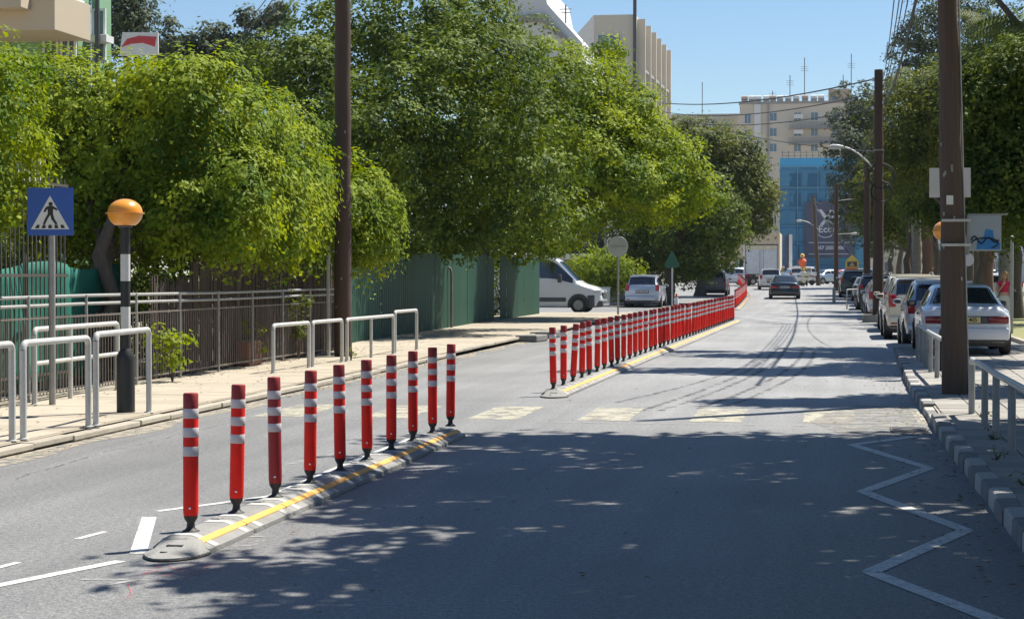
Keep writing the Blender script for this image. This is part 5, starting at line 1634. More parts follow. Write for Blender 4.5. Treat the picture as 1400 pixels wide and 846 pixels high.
# flip so that station y grows backwards: parent rotated to put the nose at +x
vt.rotation_euler.z = PI / 2 - .04
VP = paint('white_van_paint', (.70, .71, .70))
VS.body().build('body', VP, vt, 38)
VS.patch(3.08, 3.92, 6.35, 16 - 6.35, .008, 6, 10).build('windscreen', M['glass_sky'], vt, 80)
for lo, hi in ((5.12, 5.85), (16 - 5.85, 16 - 5.12)):
    VS.patch(3.3, 5.75, lo, hi, .010, 10, 4).build('side_window', M['glass'], vt, 80)
for sgn in (-1, 1):
    a, b_ = sorted((sgn * 1.0, sgn * .9))
    MB().bbox(min(sgn * .93, sgn * 1.012), max(sgn * .93, sgn * 1.012), 1.55, 5.85, .50, .68, .01).build('side_moulding', M['trim_grey'], vt)
    MB().bbox(min(sgn * .60, sgn * .93), max(sgn * .60, sgn * .93), .02, .42, .80, 1.00, .05).build('headlight', M['lamp_clear'], vt, 40)
    pts = [(sgn * 1.0, 1.0 + .48 * math.cos(a * PI / 12), .36 + .48 * math.sin(a * PI / 12)) for a in range(-1, 14)]
    n = len(pts)
    b = MB(); b.add([(p[0], p[1], max(p[2], .22)) for p in pts] + [(sgn * .8, p[1], max(p[2], .22)) for p in pts], [tuple(range(n))] + [(i, i + 1, n + i + 1, n + i) for i in range(n - 1)])
    b.build('wheel_arch', M['trim'], vt)
    wheel(vt, sgn * .925, 1.0, .355, .22)
    wheel(vt, sgn * .925, 4.7, .355, .22)
    o = MB().bbox(min(sgn * 1.02, sgn * 1.26), max(sgn * 1.02, sgn * 1.26), 1.72, 1.88, 1.32, 1.68, .04).build('wing_mirror', M['trim'], vt, 40)
    MB().box(min(sgn * .9975, sgn * 1.004), max(sgn * .9975, sgn * 1.004), 2.98, 3.0, .45, 2.3).build('door_seam', M['trim'], vt)
    MB().bbox(min(sgn * .98, sgn * 1.02), max(sgn * .98, sgn * 1.02), 2.75, 2.93, 1.18, 1.22, .01).build('door_handle', M['trim'], vt)
MB().bbox(-.90, .90, -.06, .55, .26, .56, .07).bbox(-.97, -.80, .3, .62, .26, .78, .03).bbox(.80, .97, .3, .62, .26, .78, .03).build('front_bumper', M['trim_grey'], vt, 40)
gr_ = MB().bbox(-.58, .58, -.035, .08, .64, .90, .03).build('grille', M['trim'], vt, 40)
for zz_ in (.70, .77, .84): MB().bbox(-.54, .54, -.045, -.03, zz_, zz_ + .018, .004).build('grille_bar', M['chrome'], gr_)
MB().bbox(-.8, .8, -.075, -.05, .34, .40, .01).build('bumper_lip', M['lamp_clear'], vt)

# low white wall behind the van
q = thing('low_wall', 'low white garden wall between the van and the white hatchback', 'wall', (*at(822, 400, 100).xy, 0))
MB().bbox(-2.5, .45, -.1, .1, 0, .98, .01).build('wall_block', M['bldg_white'], q)
MB().bbox(-2.52, .47, -.13, .13, .98, 1.04, .01).build('coping', M['bldg_white'], q)
# kiosk roof behind the van
q = thing('small_house', 'small house with a dark roof and pale eave behind the van', 'house', (*at(800, 350, 118).xy, 0))
za = at(800, 352, 118).z
MB().box(-6, 1.2, 0, 6, 0, za).build('wall', M['bldg_grey'], q)
MB().prism([(-6.5, za + .01), (2.2, za + .01), (-.6, za + 1.1), (-3, za + 1.1)], 7, Matrix.Translation((0, -.5, 0))).build('roof', M['roof_dark'], q)
MB().box(-6.6, 2.0, -.62, -.52, za - .12, za + .22).build('eave_board', M['sign_white'], q)
MB().bbox(-.6, 1.0, 1.2, 3, za + .6, za + 2.6, .02).build('rooftop_box', M['roof_dark'], q)

# box lorry
pp = at(1041, 390, 160)
lt = thing('box_lorry', 'white box lorry parked on the left, seen from behind', 'lorry', (pp.x, 160, ground_z(160) + .003), .06)
zt = at(1041, 334, 160).z - ground_z(160)
LW = 1.33
MB().bbox(-LW, LW, .04, 6.2, .95, zt, .03).build('cargo_box', M['bldg_white'], lt)
MB().box(-LW - .01, LW + .01, -.01, .045, zt - .42, zt - .10).build('roller_header', mat('cream_header', (.78, .72, .52), .6), lt)
MB().box(-LW - .012, LW + .012, -.02, .045, zt - .09, zt + .01).build('top_frame', M['trim_grey'], lt)
for sgn in (-1, 1):
    MB().box(min(sgn * LW, sgn * (LW - .10)), max(sgn * LW, sgn * (LW - .10)), -.022, .045, .95, zt - .10).build('side_frame', M['rail_old'], lt)
    d_ = MB().bbox(min(sgn * .01, sgn * (LW - .11)), max(sgn * .01, sgn * (LW - .11)), -.005, .042, 1.0, zt - .43, .01).build('rear_door', mat('pale_lorry_door', (.72, .77, .82), .5), lt)
    MB().tube([(sgn * .15, -.03, 1.05), (sgn * .15, -.03, zt - .5)], .018, 6).build('lock_bar', M['chrome'], d_)
    MB().bbox(sgn * 1.0 - .2, sgn * 1.0 + .2, -.02, .03, .76, .88, .01).build('tail_light', M['tail'], lt)
    wheel(lt, sgn * 1.05, 1.7, .46, .42)
    wheel(lt, sgn * 1.05, 5.9, .46, .28)
    MB().box(sgn * 1.05 - .24, sgn * 1.05 + .24, 1.05, 1.09, .18, .80).build('mudflap', M['black'], lt)
    MB().bbox(min(sgn * 1.3, sgn * 1.6), max(sgn * 1.3, sgn * 1.6), 6.9, 7.05, 1.6, 2.25, .03).build('wing_mirror', M['black'], lt)
MB().box(-1.2, 1.2, -.06, .02, .52, .68).build('rear_bumper', M['trim'], lt)
MB().box(-.45, .45, .1, 6.5, .62, .94).build('chassis', M['trim'], lt)
MB().bbox(-1.1, 1.1, 6.35, 8.2, .5, 2.6, .12).build('cab', M['bldg_white'], lt)
MB().bbox(-.26, .26, -.08, -.06, .55, .66, .004).build('number_plate', M['plate_w'], lt)

# scooters near the road end
def scooter(label, X, Y, rz, pm):
    t_ = thing('motor_scooter', label, 'scooter', (X, Y, ground_z(Y) + .003), rz, 'scooters at the far kerb')
    for yy in (0, 1.25):
        w_ = MB().lathe([(.13, -.05), (.24, -.04), (.26, 0), (.24, .04), (.13, .05)], 14, M=Matrix.Rotation(PI / 2, 3, 'Y')).build('wheel', M['tyre'], t_, 40, loc=(0, yy, .26))
    MB().bbox(-.16, .16, -.15, .62, .42, .72, .07).bbox(-.14, .14, .5, 1.0, .26, .36, .03).bbox(-.20, .20, 1.0, 1.14, .30, .98, .05).build('body', pm, t_, 40)
    MB().bbox(-.15, .15, -.12, .60, .73, .83, .04).build('seat', M['black'], t_, 40)
    MB().tube([(-.34, 1.0, 1.05), (-.1, 1.1, 1.02), (.1, 1.1, 1.02), (.34, 1.0, 1.05)], .018, 6).tube([(0, 1.1, 1.02), (0, 1.25, .30)], .03, 6).build('handlebar', M['trim'], t_)
    MB().bbox(-.08, .08, 1.12, 1.2, .82, .95, .03).build('headlight', M['lamp_clear'], t_)
    MB().bbox(-.2, .2, -.42, -.05, .80, 1.12, .05).build('top_box', pm, t_, 40)


for i, (px0, Y, rz, pc) in enumerate(((1096, 160, .5, 'white'), (1103, 158, .2, 'ivory'), (1110, 165, .9, 'white'))):
    pp = at(px0, 385, Y)
    scooter(['white scooter left of the leaning far pole, nearest the dark saloon', 'cream scooter in the middle of the far scooter group', 'white scooter turned sideways next to the leaning far pole'][i], pp.x, Y, rz, PT[pc])

# small kerb things on the far right side of road
pp = g(1134, 413)
q = thing('metal_bollard', 'single stubby grey bollard at the far right road edge', 'bollard', (pp[0] + .2, 108, ground_z(108)))
MB().lathe([(.09, 0), (.09, .82), (.05, .86), (0, .87)], 14).build('shaft', M['rail_old'], q, 40)
MB().lathe([(.13, 0), (.13, .03), (.09, .04)], 14).build('base_flange', M['rail_old'], q, 40)
hoop('small far hoop in front of the parked cars beyond the coil pole', at(1158, 400, 96).xy, at(1173, 400, 97).xy, .95, .035, group='far hoops', z0=.0, m='rail')

# novelty figures on posts at far junction
pp = at(1097, 360, 170)
q = thing('kite_figure', 'orange and yellow novelty figure with round head on a post before the blue netting', 'ornament', (pp.x, 170, ground_z(170)))
q.scale = (.72, .72, .72)
zf = (at(1097, 365, 170).z - ground_z(170)) / .72 - .1
MB().tube([(0, 0, 0), (0, 0, zf + .2)], .05, 8).build('post', M['galv'], q)
MB().lathe([(.02, zf + 1.15), (.20, zf + 1.25), (.27, zf + 1.42), (.2, zf + 1.6), (.02, zf + 1.68)], 14).build('head', M['yellow'], q, 40)
MB().lathe([(.12, 0), (.12, .02)], 12, c=(0, -.26, zf + 1.42), M=Matrix.Rotation(PI / 2, 3, 'X')).build('face', M['orange'], q)
MB().lathe([(.30, zf + .12), (.42, zf + .45), (.50, zf + .80), (.34, zf + 1.08), (.08, zf + 1.15)], 14).build('body', M['orange'], q, 40)
MB().prism([(-.25, zf + .30), (.3, zf + .30), (.62, zf - .25), (.35, zf - .1), (.2, zf - .42), (0, zf - .15), (-.15, zf - .35)], .08).build('skirt', M['yellow'], q)
pp = at(1165, 362, 140)
q = thing('lantern_sign', 'yellow and red eight-sided lantern-shaped sign on a post by the dark poles', 'ornament', (pp.x, 140, ground_z(140)))
zc_ = at(1165, 362, 140).z - ground_z(140)
MB().tube([(0, 0, 0), (0, 0, zc_ - .5)], .04, 8).build('post', M['galv'], q)
MB().prism([(-.42, zc_ + .28), (.42, zc_ + .28), (0, zc_ + .72)], .12).build('yellow_cap', M['yellow'], q)
MB().prism([(-.45, zc_ - .2), (.45, zc_ - .2), (.45, zc_ + .27), (-.45, zc_ + .27)], .12).build('frame', M['yellow'], q)
MB().prism([(-.34, zc_ - .14), (.34, zc_ - .14), (.34, zc_ + .22), (-.34, zc_ + .22)], -.02).build('brown_face', M['bark'], q)
MB().prism([(-.2, zc_ - .08), (.2, zc_ - .08), (0, zc_ + .17)], -.03).build('small_triangle', M['bldg_cream'], q)
MB().prism([(-.44, zc_ - .205), (.44, zc_ - .205), (.25, zc_ - .55), (.05, zc_ - .42), (-.2, zc_ - .6)], .12).build('red_skirt', M['orange'], q)

# ------------------------------------------------------------------ the woman at the right edge
def skin_chain(name, chains, material, parent, sub=2, root=0):
    """chains: list of lists of (co, radius) ; points with the same co are merged"""
    vs = []; es = []; rs = []; key = {}
    for ch in chains:
        prev = None
        for co, r in ch:
            k = tuple(round(c, 4) for c in co)
            if k not in key:
                key[k] = len(vs); vs.append(co); rs.append(r)
            i = key[k]
            if prev is not None and prev != i: es.append((prev, i))
            prev = i
    me = bpy.data.meshes.new(name); me.from_pydata(vs, es, []); me.materials.append(material)
    o = place(name, me, parent)
    md = o.modifiers.new('skin', 'SKIN'); md.use_smooth_shade = True
    me.skin_vertices  # layer is created by the modifier
    sk = me.skin_vertices[0].data if len(me.skin_vertices) else None
    if sk is None:
        bm = bmesh.new(); bm.from_mesh(me); bm.verts.layers.skin.verify(); bm.to_mesh(me); bm.free()
        sk = me.skin_vertices[0].data
    for i, r in enumerate(rs):
        rr_ = r if isinstance(r, tuple) else (r, r)
        sk[i].radius = rr_
        sk[i].use_root = (i == root)
    s2 = o.modifiers.new('sub', 'SUBSURF'); s2.levels = sub; s2.render_levels = sub
    return o


pp = at(1373, 440, 62)
wm = thing('person', 'woman in a red top and off-white trousers walking at the right edge', 'person', (pp.x, 62, .09), .08)
# faces -y (towards the camera); her right arm is on the picture's left (-x)
H = lambda x, y, z: (x, y, z)
hand_r = (-.075, -.20, 1.27)
hand_l = (.36, -.06, .88)
chains = [
    [(H(0, 0, .95), .125), (H(0, .0, 1.10), .105), (H(0, 0, 1.25), .12), (H(0, .0, 1.36), .10), (H(0, .0, 1.42), .05), (H(0, -.01, 1.48), .048)],
    [(H(0, 0, 1.36), .10), (H(-.165, 0, 1.345), .052), (H(-.235, -.02, 1.20), .042), (H(-.22, -.06, 1.06), .034), (H(-.14, -.15, 1.17), .029), (hand_r, .020)],
    [(H(0, 0, 1.36), .10), (H(.165, 0, 1.345), .052), (H(.25, 0, 1.20), .042), (H(.31, -.01, 1.08), .034), (H(.34, -.03, .97), .028), (hand_l, .020)],
    [(H(0, 0, .95), .125), (H(-.09, 0, .86), .09), (H(-.10, -.03, .50), .058), (H(-.10, .02, .26), .05), (H(-.10, .04, .08), .032), (H(-.105, -.10, .04), .028)],
    [(H(0, 0, .95), .125), (H(.09, 0, .86), .09), (H(.10, -.07, .50), .058), (H(.11, -.06, .26), .05), (H(.11, -.05, .08), .032), (H(.115, -.18, .04), .028)],
]
# palms and fingers
def fingers(h, dirv, side):
    d = Vector(dirv).normalized(); s_ = Vector(side).normalized(); n_ = d.cross(s_)
    h = Vector(h)
    out = []
    for k, (o_, L) in enumerate(((-.027, .062), (-.009, .075), (.009, .070), (.026, .055))):
        a = h + s_ * o_ + d * .05
        out.append([(tuple(h), .020), (tuple(h + s_ * o_ * .7 + d * .03), .012), (tuple(a), .009), (tuple(a + d * L * .5 + n_ * .008), .008), (tuple(a + d * L * .85 + n_ * .03), .006)])
    out.append([(tuple(h), .020), (tuple(h - s_ * .038 + d * .02 + n_ * .01), .010), (tuple(h - s_ * .052 + d * .05 + n_ * .02), .008)])
    return out


chains += fingers(hand_r, (.4, -.2, .9), (.9, 0, -.4))
chains += fingers(hand_l, (.15, -.2, -.95), (0, -1, .2))
skin_chain('body', chains, M['skin'], wm, 2, 0)
# head with face
b = MB()
hp = [(.028, -.115), (.052, -.10), (.068, -.06), (.076, -.01), (.079, .04), (.072, .08), (.045, .112), (.0, .122)]
b.lathe(hp, 18)
vs = [(x * .95, y * 1.12 - (.012 if y < 0 and z < -.04 else 0), z) for x, y, z in b.v]
b.v = vs
hd = b.build('head', M['skin'], wm, 80, loc=(0, -.02, 1.565))
MB().bbox(-.010, .010, -.105, -.07, -.03, .012, .006).build('nose', M['skin'], hd, 60)
MB().bbox(-.024, .024, -.088, -.07, -.062, -.050, .004).build('mouth', M['cloth_red'], hd, 60)
for sg in (-1, 1):
    MB().bbox(sg * .03 - .012, sg * .03 + .012, -.090, -.07, .008, .022, .004).build('eye', M['ink'], hd)
    MB().bbox(sg * .078 - .006, sg * .078 + .006, -.015, .02, -.02, .03, .005).build('ear', M['skin'], hd, 60)
b = MB()
b.lathe([(.088, .02), (.094, .06), (.085, .10), (.05, .132), (0, .14)], 18)
for k in range(26):
    a = -.35 + (PI + .7) * k / 25
    x, y_ = .085 * math.cos(a), .092 * math.sin(a)
    b.tube([(x * .95, y_, .08), (x * 1.1, y_ * 1.1, 0), (x * 1.15, y_ * 1.05 + .01, -.10), (x * 1.2, y_ * 1.0 + .02, -.19 - .02 * (k % 3))], [.022, .024, .022, .008], 6)
hr = b.build('hair', M['hair'], hd, 80)
# clothes
skin_chain('red_top', [[(H(0, 0, .98), (.155, .115)), (H(0, 0, 1.10), (.135, .105)), (H(0, 0, 1.25), (.15, .12)), (H(0, 0, 1.355), (.125, .10)), (H(0, 0, 1.395), (.075, .07))],
                       [(H(0, 0, 1.355), (.125, .10)), (H(-.16, 0, 1.345), .066), (H(-.215, -.012, 1.245), .060)],
                       [(H(0, 0, 1.355), (.125, .10)), (H(.16, 0, 1.345), .066), (H(.22, 0, 1.245), .060)]], M['cloth_red'], wm, 2, 0)
skin_chain('trousers', [[(H(0, 0, 1.02), (.150, .115)), (H(0, 0, .92), (.165, .13)), (H(-.095, 0, .80), .105), (H(-.10, -.03, .50), .092), (H(-.10, .02, .14), .088)],
                        [(H(0, 0, .92), (.165, .13)), (H(.095, 0, .80), .105), (H(.105, -.07, .50), .092), (H(.11, -.05, .14), .088)]], M['cloth_white'], wm, 2, 0)
for sx_, sy_ in ((-.105, -.04), (.115, -.13)):
    MB().bbox(sx_ - .045, sx_ + .045, sy_ - .13, sy_ + .12, 0, .075, .03).build('shoe', M['sign_white'], wm, 50)
bg_ = thing('handbag', 'black shoulder bag hanging from the arm of the woman in red', 'bag', (pp.x + .30, 62.05, .09))
MB().bbox(-.07, .09, -.17, .17, .78, 1.08, .03).build('bag_body', M['black'], bg_, 40)
MB().tube([(0, -.12, 1.06), (-.02, -.08, 1.24), (-.06, -.02, 1.34), (-.02, .06, 1.24), (0, .12, 1.06)], .012, 6).build('strap', M['black'], bg_, 50)

# ------------------------------------------------------------------ buildings
def win_bank(parent, pts, w_, h_, frame='bldg_white', glass='win_glass', depth=.08, facing='y'):
    """windows: recessed dark glass with a proud frame and sill; pts = (x, y, z) centre bottom; facing -y"""
    fm = MB()
    fm.box(-w_ / 2 - .06, -w_ / 2, -depth, 0, 0, h_).box(w_ / 2, w_ / 2 + .06, -depth, 0, 0, h_).box(-w_ / 2 - .06, w_ / 2 + .06, -depth, 0, h_, h_ + .06).box(-w_ / 2 - .12, w_ / 2 + .12, -depth - .06, 0, -.08, -.001).box(-.025, .025, -depth * .7, 0, 0, h_)
    fme = fm.mesh('window', M[frame])
    pme = MB().box(-w_ / 2, w_ / 2, -.022, -.004, 0, h_).mesh('pane', M[glass])
    for x, y, z in pts:
        o = place('window', fme, parent, (x, y, z))
        place('pane', pme, o)


# blue netted building
YB = 250
bl = at(1066, 360, YB); br = at(1182, 360, YB); topz = at(1100, 216, YB).z
nb = thing('netted_building', 'building under works wrapped in blue netting with a dark banner', 'building', (bl.x, YB, .5))
wB = br.x - bl.x; hB = topz - .5
MB().box(0, wB, .6, 14, -.6, hB - .15).build('wall', M['bldg_grey'], nb)
rows = [0, .16, .32, .46, .60, .76, .93]
cols = [0, .21, .45, .68, 1]
rr = random.Random(6)
for i in range(6):
    for j in range(4):
        b = MB(); vs = []; fs = []
        x0, x1 = cols[j] * wB + .015, cols[j + 1] * wB - .015
        z0, z1 = rows[i] * hB + .02, rows[i + 1] * hB - .02
        n = 8
        for a in range(n + 1):
            for c in range(5):
                vs.append((x0 + (x1 - x0) * a / n, .12 * math.sin(a * 1.3 + i + j) * math.sin(c * PI / 4) + rr.uniform(-.03, .03), z0 + (z1 - z0) * c / 4))
        for a in range(n):
            for c in range(4): fs.append((a * 5 + c, (a + 1) * 5 + c, (a + 1) * 5 + c + 1, a * 5 + c + 1))
        b.add(vs, fs)
        o = b.build('net_panel', M['net'], nb, 80)
        md = o.modifiers.new('thick', 'SOLIDIFY'); md.thickness = .02
# left return of net, seams, bright top strip
MB().box(-.01, .03, .05, 13, 0, hB * .93).build('net_side', M['net'], nb)
for i in range(1, 7): MB().tube([(0, -.2, rows[i] * hB), (wB, -.2, rows[i] * hB)], .045, 6).build('net_rope', M['net_seam'], nb)
for j in range(5): MB().tube([(cols[j] * wB, -.17, 0), (cols[j] * wB, -.17, hB * .95)], .035, 6).build('net_seam', M['net_seam'], nb)
MB().box(0, wB, -.24, -.10, hB * .935, hB).build('top_strip', M['net_light'], nb)
for k in range(14): MB().tube([(.3 + k * wB / 14, .8, hB - .2), (.3 + k * wB / 14, .8, hB + 1.0)], .04, 5).build('scaffold_pole', M['fence_metal'], nb)
for zz_ in (.35, .75): MB().tube([(.2, .8, hB + zz_), (wB - .2, .8, hB + zz_)], .04, 5).build('scaffold_rail', M['fence_metal'], nb)
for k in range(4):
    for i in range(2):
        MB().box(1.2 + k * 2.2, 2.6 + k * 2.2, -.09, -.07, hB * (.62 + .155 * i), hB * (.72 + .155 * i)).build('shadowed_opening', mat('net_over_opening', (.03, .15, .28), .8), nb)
# banner
b0 = at(1100, 350, YB - .6); b1 = at(1168, 350, YB - .6); zt_ = at(1100, 276, YB).z - .5; zb__ = at(1100, 352, YB).z - .5
bx0 = b0.x - bl.x; bx1 = b1.x - bl.x
bn = MB().box(bx0, bx1, -.42, -.34, zb__, zt_).build('banner', M['banner'], nb)
bw = bx1 - bx0; bh = zt_ - zb__
lg = MB()
Mt = Matrix.Translation((bx0, -.425, zb__))
for k in range(3): lg.prism([(bw * .50, bh * (.80 - .10 * k)), (bw * .72, bh * (.80 - .10 * k)), (bw * .72, bh * (.85 - .10 * k)), (bw * .50, bh * (.85 - .10 * k))], -.02, Mt)
lg.prism([(bw * .30, bh * .58), (bw * .38, bh * .58), (bw * .50, bh * .72), (bw * .50, bh * .80)], -.02, Mt)
lg.prism([(bw * .24, bh * .86), (bw * .34, bh * .86), (bw * .48, bh * .70), (bw * .48, bh * .62)], -.02, Mt)
lg.build('logo', M['ink_white'], bn)
for txt, sz, zz_ in (('Ecory', bh * .17, .50), ('+357 25030400', bh * .085, .17)):
    me = text_mesh(txt, sz, 'banner_lettering', .01, bold=.02); me.materials.append(M['ink_white'])
    o = place('banner_lettering', me, bn, (bx0 + bw * .5, -.44, zb__ + bh * zz_)); o.rotation_euler = (PI / 2, 0, 0)
MB().box(bx0 + bw * .08, bx1 - bw * .08, -.44, -.421, zb__ + bh * .26, zb__ + bh * .272).box(bx0 + bw * .08, bx1 - bw * .08, -.44, -.421, zb__ + bh * .055, zb__ + bh * .067).build('banner_line', M['ink_white'], bn)
MB().tube([(bx0 + bw * (.42 + .14 * math.cos(a)), -.44, zb__ + bh * (.42 + .06 * math.sin(a))) for a in [PI + PI * k / 10 for k in range(11)]], .06, 5).build('logo_arc', M['ink_white'], bn)
# dark flag banner beside the lorry
pp = at(1078, 350, 180)
q = thing('flag_banner', 'narrow dark and white upright flag banner right of the lorry', 'banner', (pp.x, 180, .75))
zt2 = at(1078, 322, 180).z - .75
MB().tube([(0, 0, 0), (0, 0, zt2 + .2)], .04, 6).build('pole', M['trim'], q)
MB().box(-.35, -.04, -.01, .01, .6, zt2).build('dark_cloth', M['banner'], q)
MB().box(.04, .34, -.01, .01, 1.6, zt2 + .1).build('white_cloth', M['sign_white'], q)

# apartments behind
YA = 330
a0 = at(1011, 300, YA); a1 = at(1200, 300, YA); za = at(1011, 143, YA).z
ap = thing('apartment_block', 'beige apartment block with rooftop tanks and aerials behind the blue netting', 'building', (a0.x, YA, .5))
wA = a1.x - a0.x
MB().box(0, wA, 0, 14, -1, za - .5).build('wall', M['bldg_beige'], ap)
MB().box(-.15, wA + .15, -.15, 14.15, za - .5, za - .1).build('parapet', M['bldg_grey'], ap)
sc_ = (at(1100, 300, YA).x - at(1000, 300, YA).x) / 100
def AX(px): return (px - 1011) * sc_
def AZ(py): return at(1100, py, YA).z - .5
MB().box(AX(1031), AX(1040), -.35, -.01, 0, za - .55).build('pilaster', M['bldg_white'], ap)
MB().box(AX(1049), AX(1051), -.3, -.01, 0, za - .55).build('pilaster', M['bldg_grey'], ap)
win_bank(ap, [(AX(x), 0, AZ(y)) for y in (165, 186, 207) for x in (1057, 1090, 1113, 1142, 1170)], 1.1, 1.3)
win_bank(ap, [(AX(x), 0, AZ(y)) for y in (168, 190) for x in (1022,)], 1.0, 1.5)
for py in (176, 197):
    o = MB().box(AX(1078), AX(1165), -1.3, 0, AZ(py) - .12, AZ(py) + .05).build('balcony', M['bldg_grey'], ap)
    rl = MB()
    for k in range(40): rl.box(AX(1079 + k * 2.15), AX(1079 + k * 2.15) + .05, -1.28, -1.22, AZ(py) + .05, AZ(py) + .95)
    rl.box(AX(1078), AX(1165), -1.3, -1.2, AZ(py) + .95, AZ(py) + 1.02)
    rl.build('railing', M['rail_old'], o)
    MB().box(AX(1085), AX(1098), -1.1, -1.06, AZ(py) + 1.6, AZ(py) + 2.3).build('awning', M['bldg_white'], o)
ph = MB().box(AX(1132), AX(1163), 2, 9, za - .1, AZ(121)).build('penthouse', M['bldg_pink'], ap)
MB().box(AX(1137), AX(1143), 1.9, 1.99, AZ(136), AZ(131)).build('window', M['win_glass'], ph)
rr = random.Random(9)
for k, px0 in enumerate((1017, 1027, 1036, 1047, 1056, 1066, 1077, 1088, 1100, 1112, 1122)):
    h = rr.uniform(.8, 1.5)
    Mx = Matrix.Rotation(PI / 2, 3, 'Y')
    st_ = MB().box(AX(px0) - .5, AX(px0) + .5, 1.5, 2.5, za - .1, za + .35).build('tank_stand', M['bldg_grey'], ap)
    MB().lathe([(.2, -.55), (.36, -.5), (.36, .5), (.2, .55)], 12, c=(AX(px0), 2, za + .72), M=Mx).build('water_tank', M['sign_white'] if k % 4 else M['bldg_pink'], st_, 40)
for px0, h in ((1079, 4.6), (1099, 7.5), (1152, 4.5), (1163, 8.0), (1055, 2.0)):
    b = MB().tube([(AX(px0), 4, za - .2), (AX(px0), 4, za + h)], .07, 5)
    for k in range(3): b.tube([(AX(px0) - .6, 4, za + h * .8 - k * .35), (AX(px0) + .6, 4, za + h * .8 - k * .35)], .03, 4)
    b.build('aerial', M['trim_grey'], ap)
# lower wing to the left
a2 = at(962, 300, 345)
lwg = thing('low_apartment_wing', 'lower beige flat-roofed building left of the apartment block', 'building', (a2.x, 345, .5))
zl = at(980, 158, 345).z - .5
w2 = at(1012, 300, 345).x - a2.x
MB().box(-14, w2, 0, 12, -1, zl).build('wall', M['bldg_beige'], lwg)
MB().box(-14.2, w2, -.2, 12.2, zl, zl + .25).build('parapet', M['bldg_beige'], lwg)
win_bank(lwg, [(x, 0, zl - z) for x in (1.5, 4.2) for z in (2.4, 5.4)], 1.1, 1.2)
MB().tube([(-.4, 2, zl), (-.4, 2, zl + 6)], .07, 5).build('aerial', M['trim_grey'], lwg)
# street level beige building left of netting, behind the lorry
a3 = at(1000, 360, 215)
sb = thing('street_building', 'low cream building at the street end behind the lorry', 'building', (a3.x, 215, .7))
w3 = at(1066, 360, 215).x - a3.x
z3 = at(1030, 318, 215).z - .7
MB().box(-9, w3, 0, 12, -1, z3).build('wall', M['bldg_cream'], sb)
for k in range(5): MB().box(w3 - .5 - k * 1.1, w3 - .42 - k * 1.1, -.12, 0, 0, z3).build('pilaster', M['bldg_beige'], sb)
win_bank(sb, [(w3 - 1.1 - k * 1.1, 0, 1.5) for k in range(4)], .6, 1.2)
# buildings right behind the park
for i, (px0, px1, Y, py, m_, lab) in enumerate(((1205, 1262, 235, 330, 'bldg_beige', 'pale beige building glimpsed between the park trunks'), (1270, 1345, 225, 325, 'bldg_white', 'white low building glimpsed behind the park car park'), (1350, 1440, 215, 320, 'bldg_white', 'white building with windows behind the woman'), (1285, 1300, 205, 336, 'net_light', 'small bright blue kiosk behind the park trees'))):
    c0 = at(px0, 360, Y); c1 = at(px1, 360, Y)
    q = thing('park_side_building' if i < 3 else 'blue_kiosk', lab, 'building' if i < 3 else 'kiosk', (c0.x, Y, .6))
    zt_ = at(px0, py, Y).z - .6
    MB().box(0, c1.x - c0.x, 0, 8, -1, zt_).build('wall', M[m_], q)
    MB().box(-.15, c1.x - c0.x + .15, -.15, 8.15, zt_, zt_ + .2).build('roof', M['bldg_grey'], q)
    if i < 3: win_bank(q, [(.8 + k * 1.7, 0, 1.4) for k in range(int((c1.x - c0.x) / 1.7))], .9, 1.1)
    else: MB().box(.3, 1.0, -.04, -.005, .0, 2.0).build('door', M['trim_grey'], q)

# left tower with fins
TB = at(868, 200, 168); TC = at(908, 200, 192); TA = at(812, 200, 168); T0 = at(785, 200, 176)
zT = at(868, 20, 168).z
tw = thing('finned_tower', 'tall beige office tower with vertical fins on its right face', 'building', (TB.x, TB.y, 0))
O = Vector((TB.x, TB.y, 0))
P_ = [T0 - O, TA - O, TB - O, TC - O, Vector((T0.x - 2, 196, 0)) - O]
b = MB(); n = len(P_)
zl_ = [zT - .9, zT, zT, zT, zT]
vs = [(p.x, p.y, 0) for p in P_] + [(p.x, p.y, z) for p, z in zip(P_, zl_)]
b.add(vs, [tuple(range(n)), tuple(range(n, 2 * n))] + [(i, (i + 1) % n, (i + 1) % n + n, i + n) for i in range(n)])
b.build('wall', M['bldg_beige'], tw)
cl = MB(); cl.add([(P_[0].x - .03, P_[0].y - .03, 0), (P_[1].x - .03, P_[1].y - .03, 0), (P_[1].x - .03, P_[1].y - .03, zT), (P_[0].x - .03, P_[0].y - .03, zT - .9)], [(0, 1, 2, 3)])
o = cl.build('white_side_wall', M['bldg_white'], tw)
md = o.modifiers.new('thick', 'SOLIDIFY'); md.thickness = .05
MB().box(-.14, .14, -.28, .0, 0, zT + 1.6).build('corner_duct', M['trim_grey'], tw)
dv = (P_[3] - P_[2]); L_ = dv.length; dv.normalize(); nv = Vector((dv.y, -dv.x, 0)); nv = Vector((nv.x, nv.y, 0))
ang = math.atan2(dv.y, dv.x)
for k in range(6):
    c = dv * (1.8 + k * (L_ - 2.2) / 5.0)
    f_ = MB().box(-.14, .14, -.7, 0, 5, zT - .2 - k * .05).build('fin', M['bldg_beige'], tw, loc=(c.x, c.y, 0), rz=ang)
    for q_ in range(4):
        if k < 5: MB().box(.3, 4.0, -.55, -.03, zT - 4.6 - q_ * 3.2, zT - 4.35 - q_ * 3.2).build('sunshade', M['bldg_grey'], f_)
xw = (at(833, 57, 168) - O).x; zw = at(833, 66, 168).z
win_bank(tw, [(xw, 0, zw), (xw, 0, zw - 3.4), (xw, 0, zw - 6.8), (xw + 1, 0, zw - 10)], 1.9, 1.1, 'bldg_white')
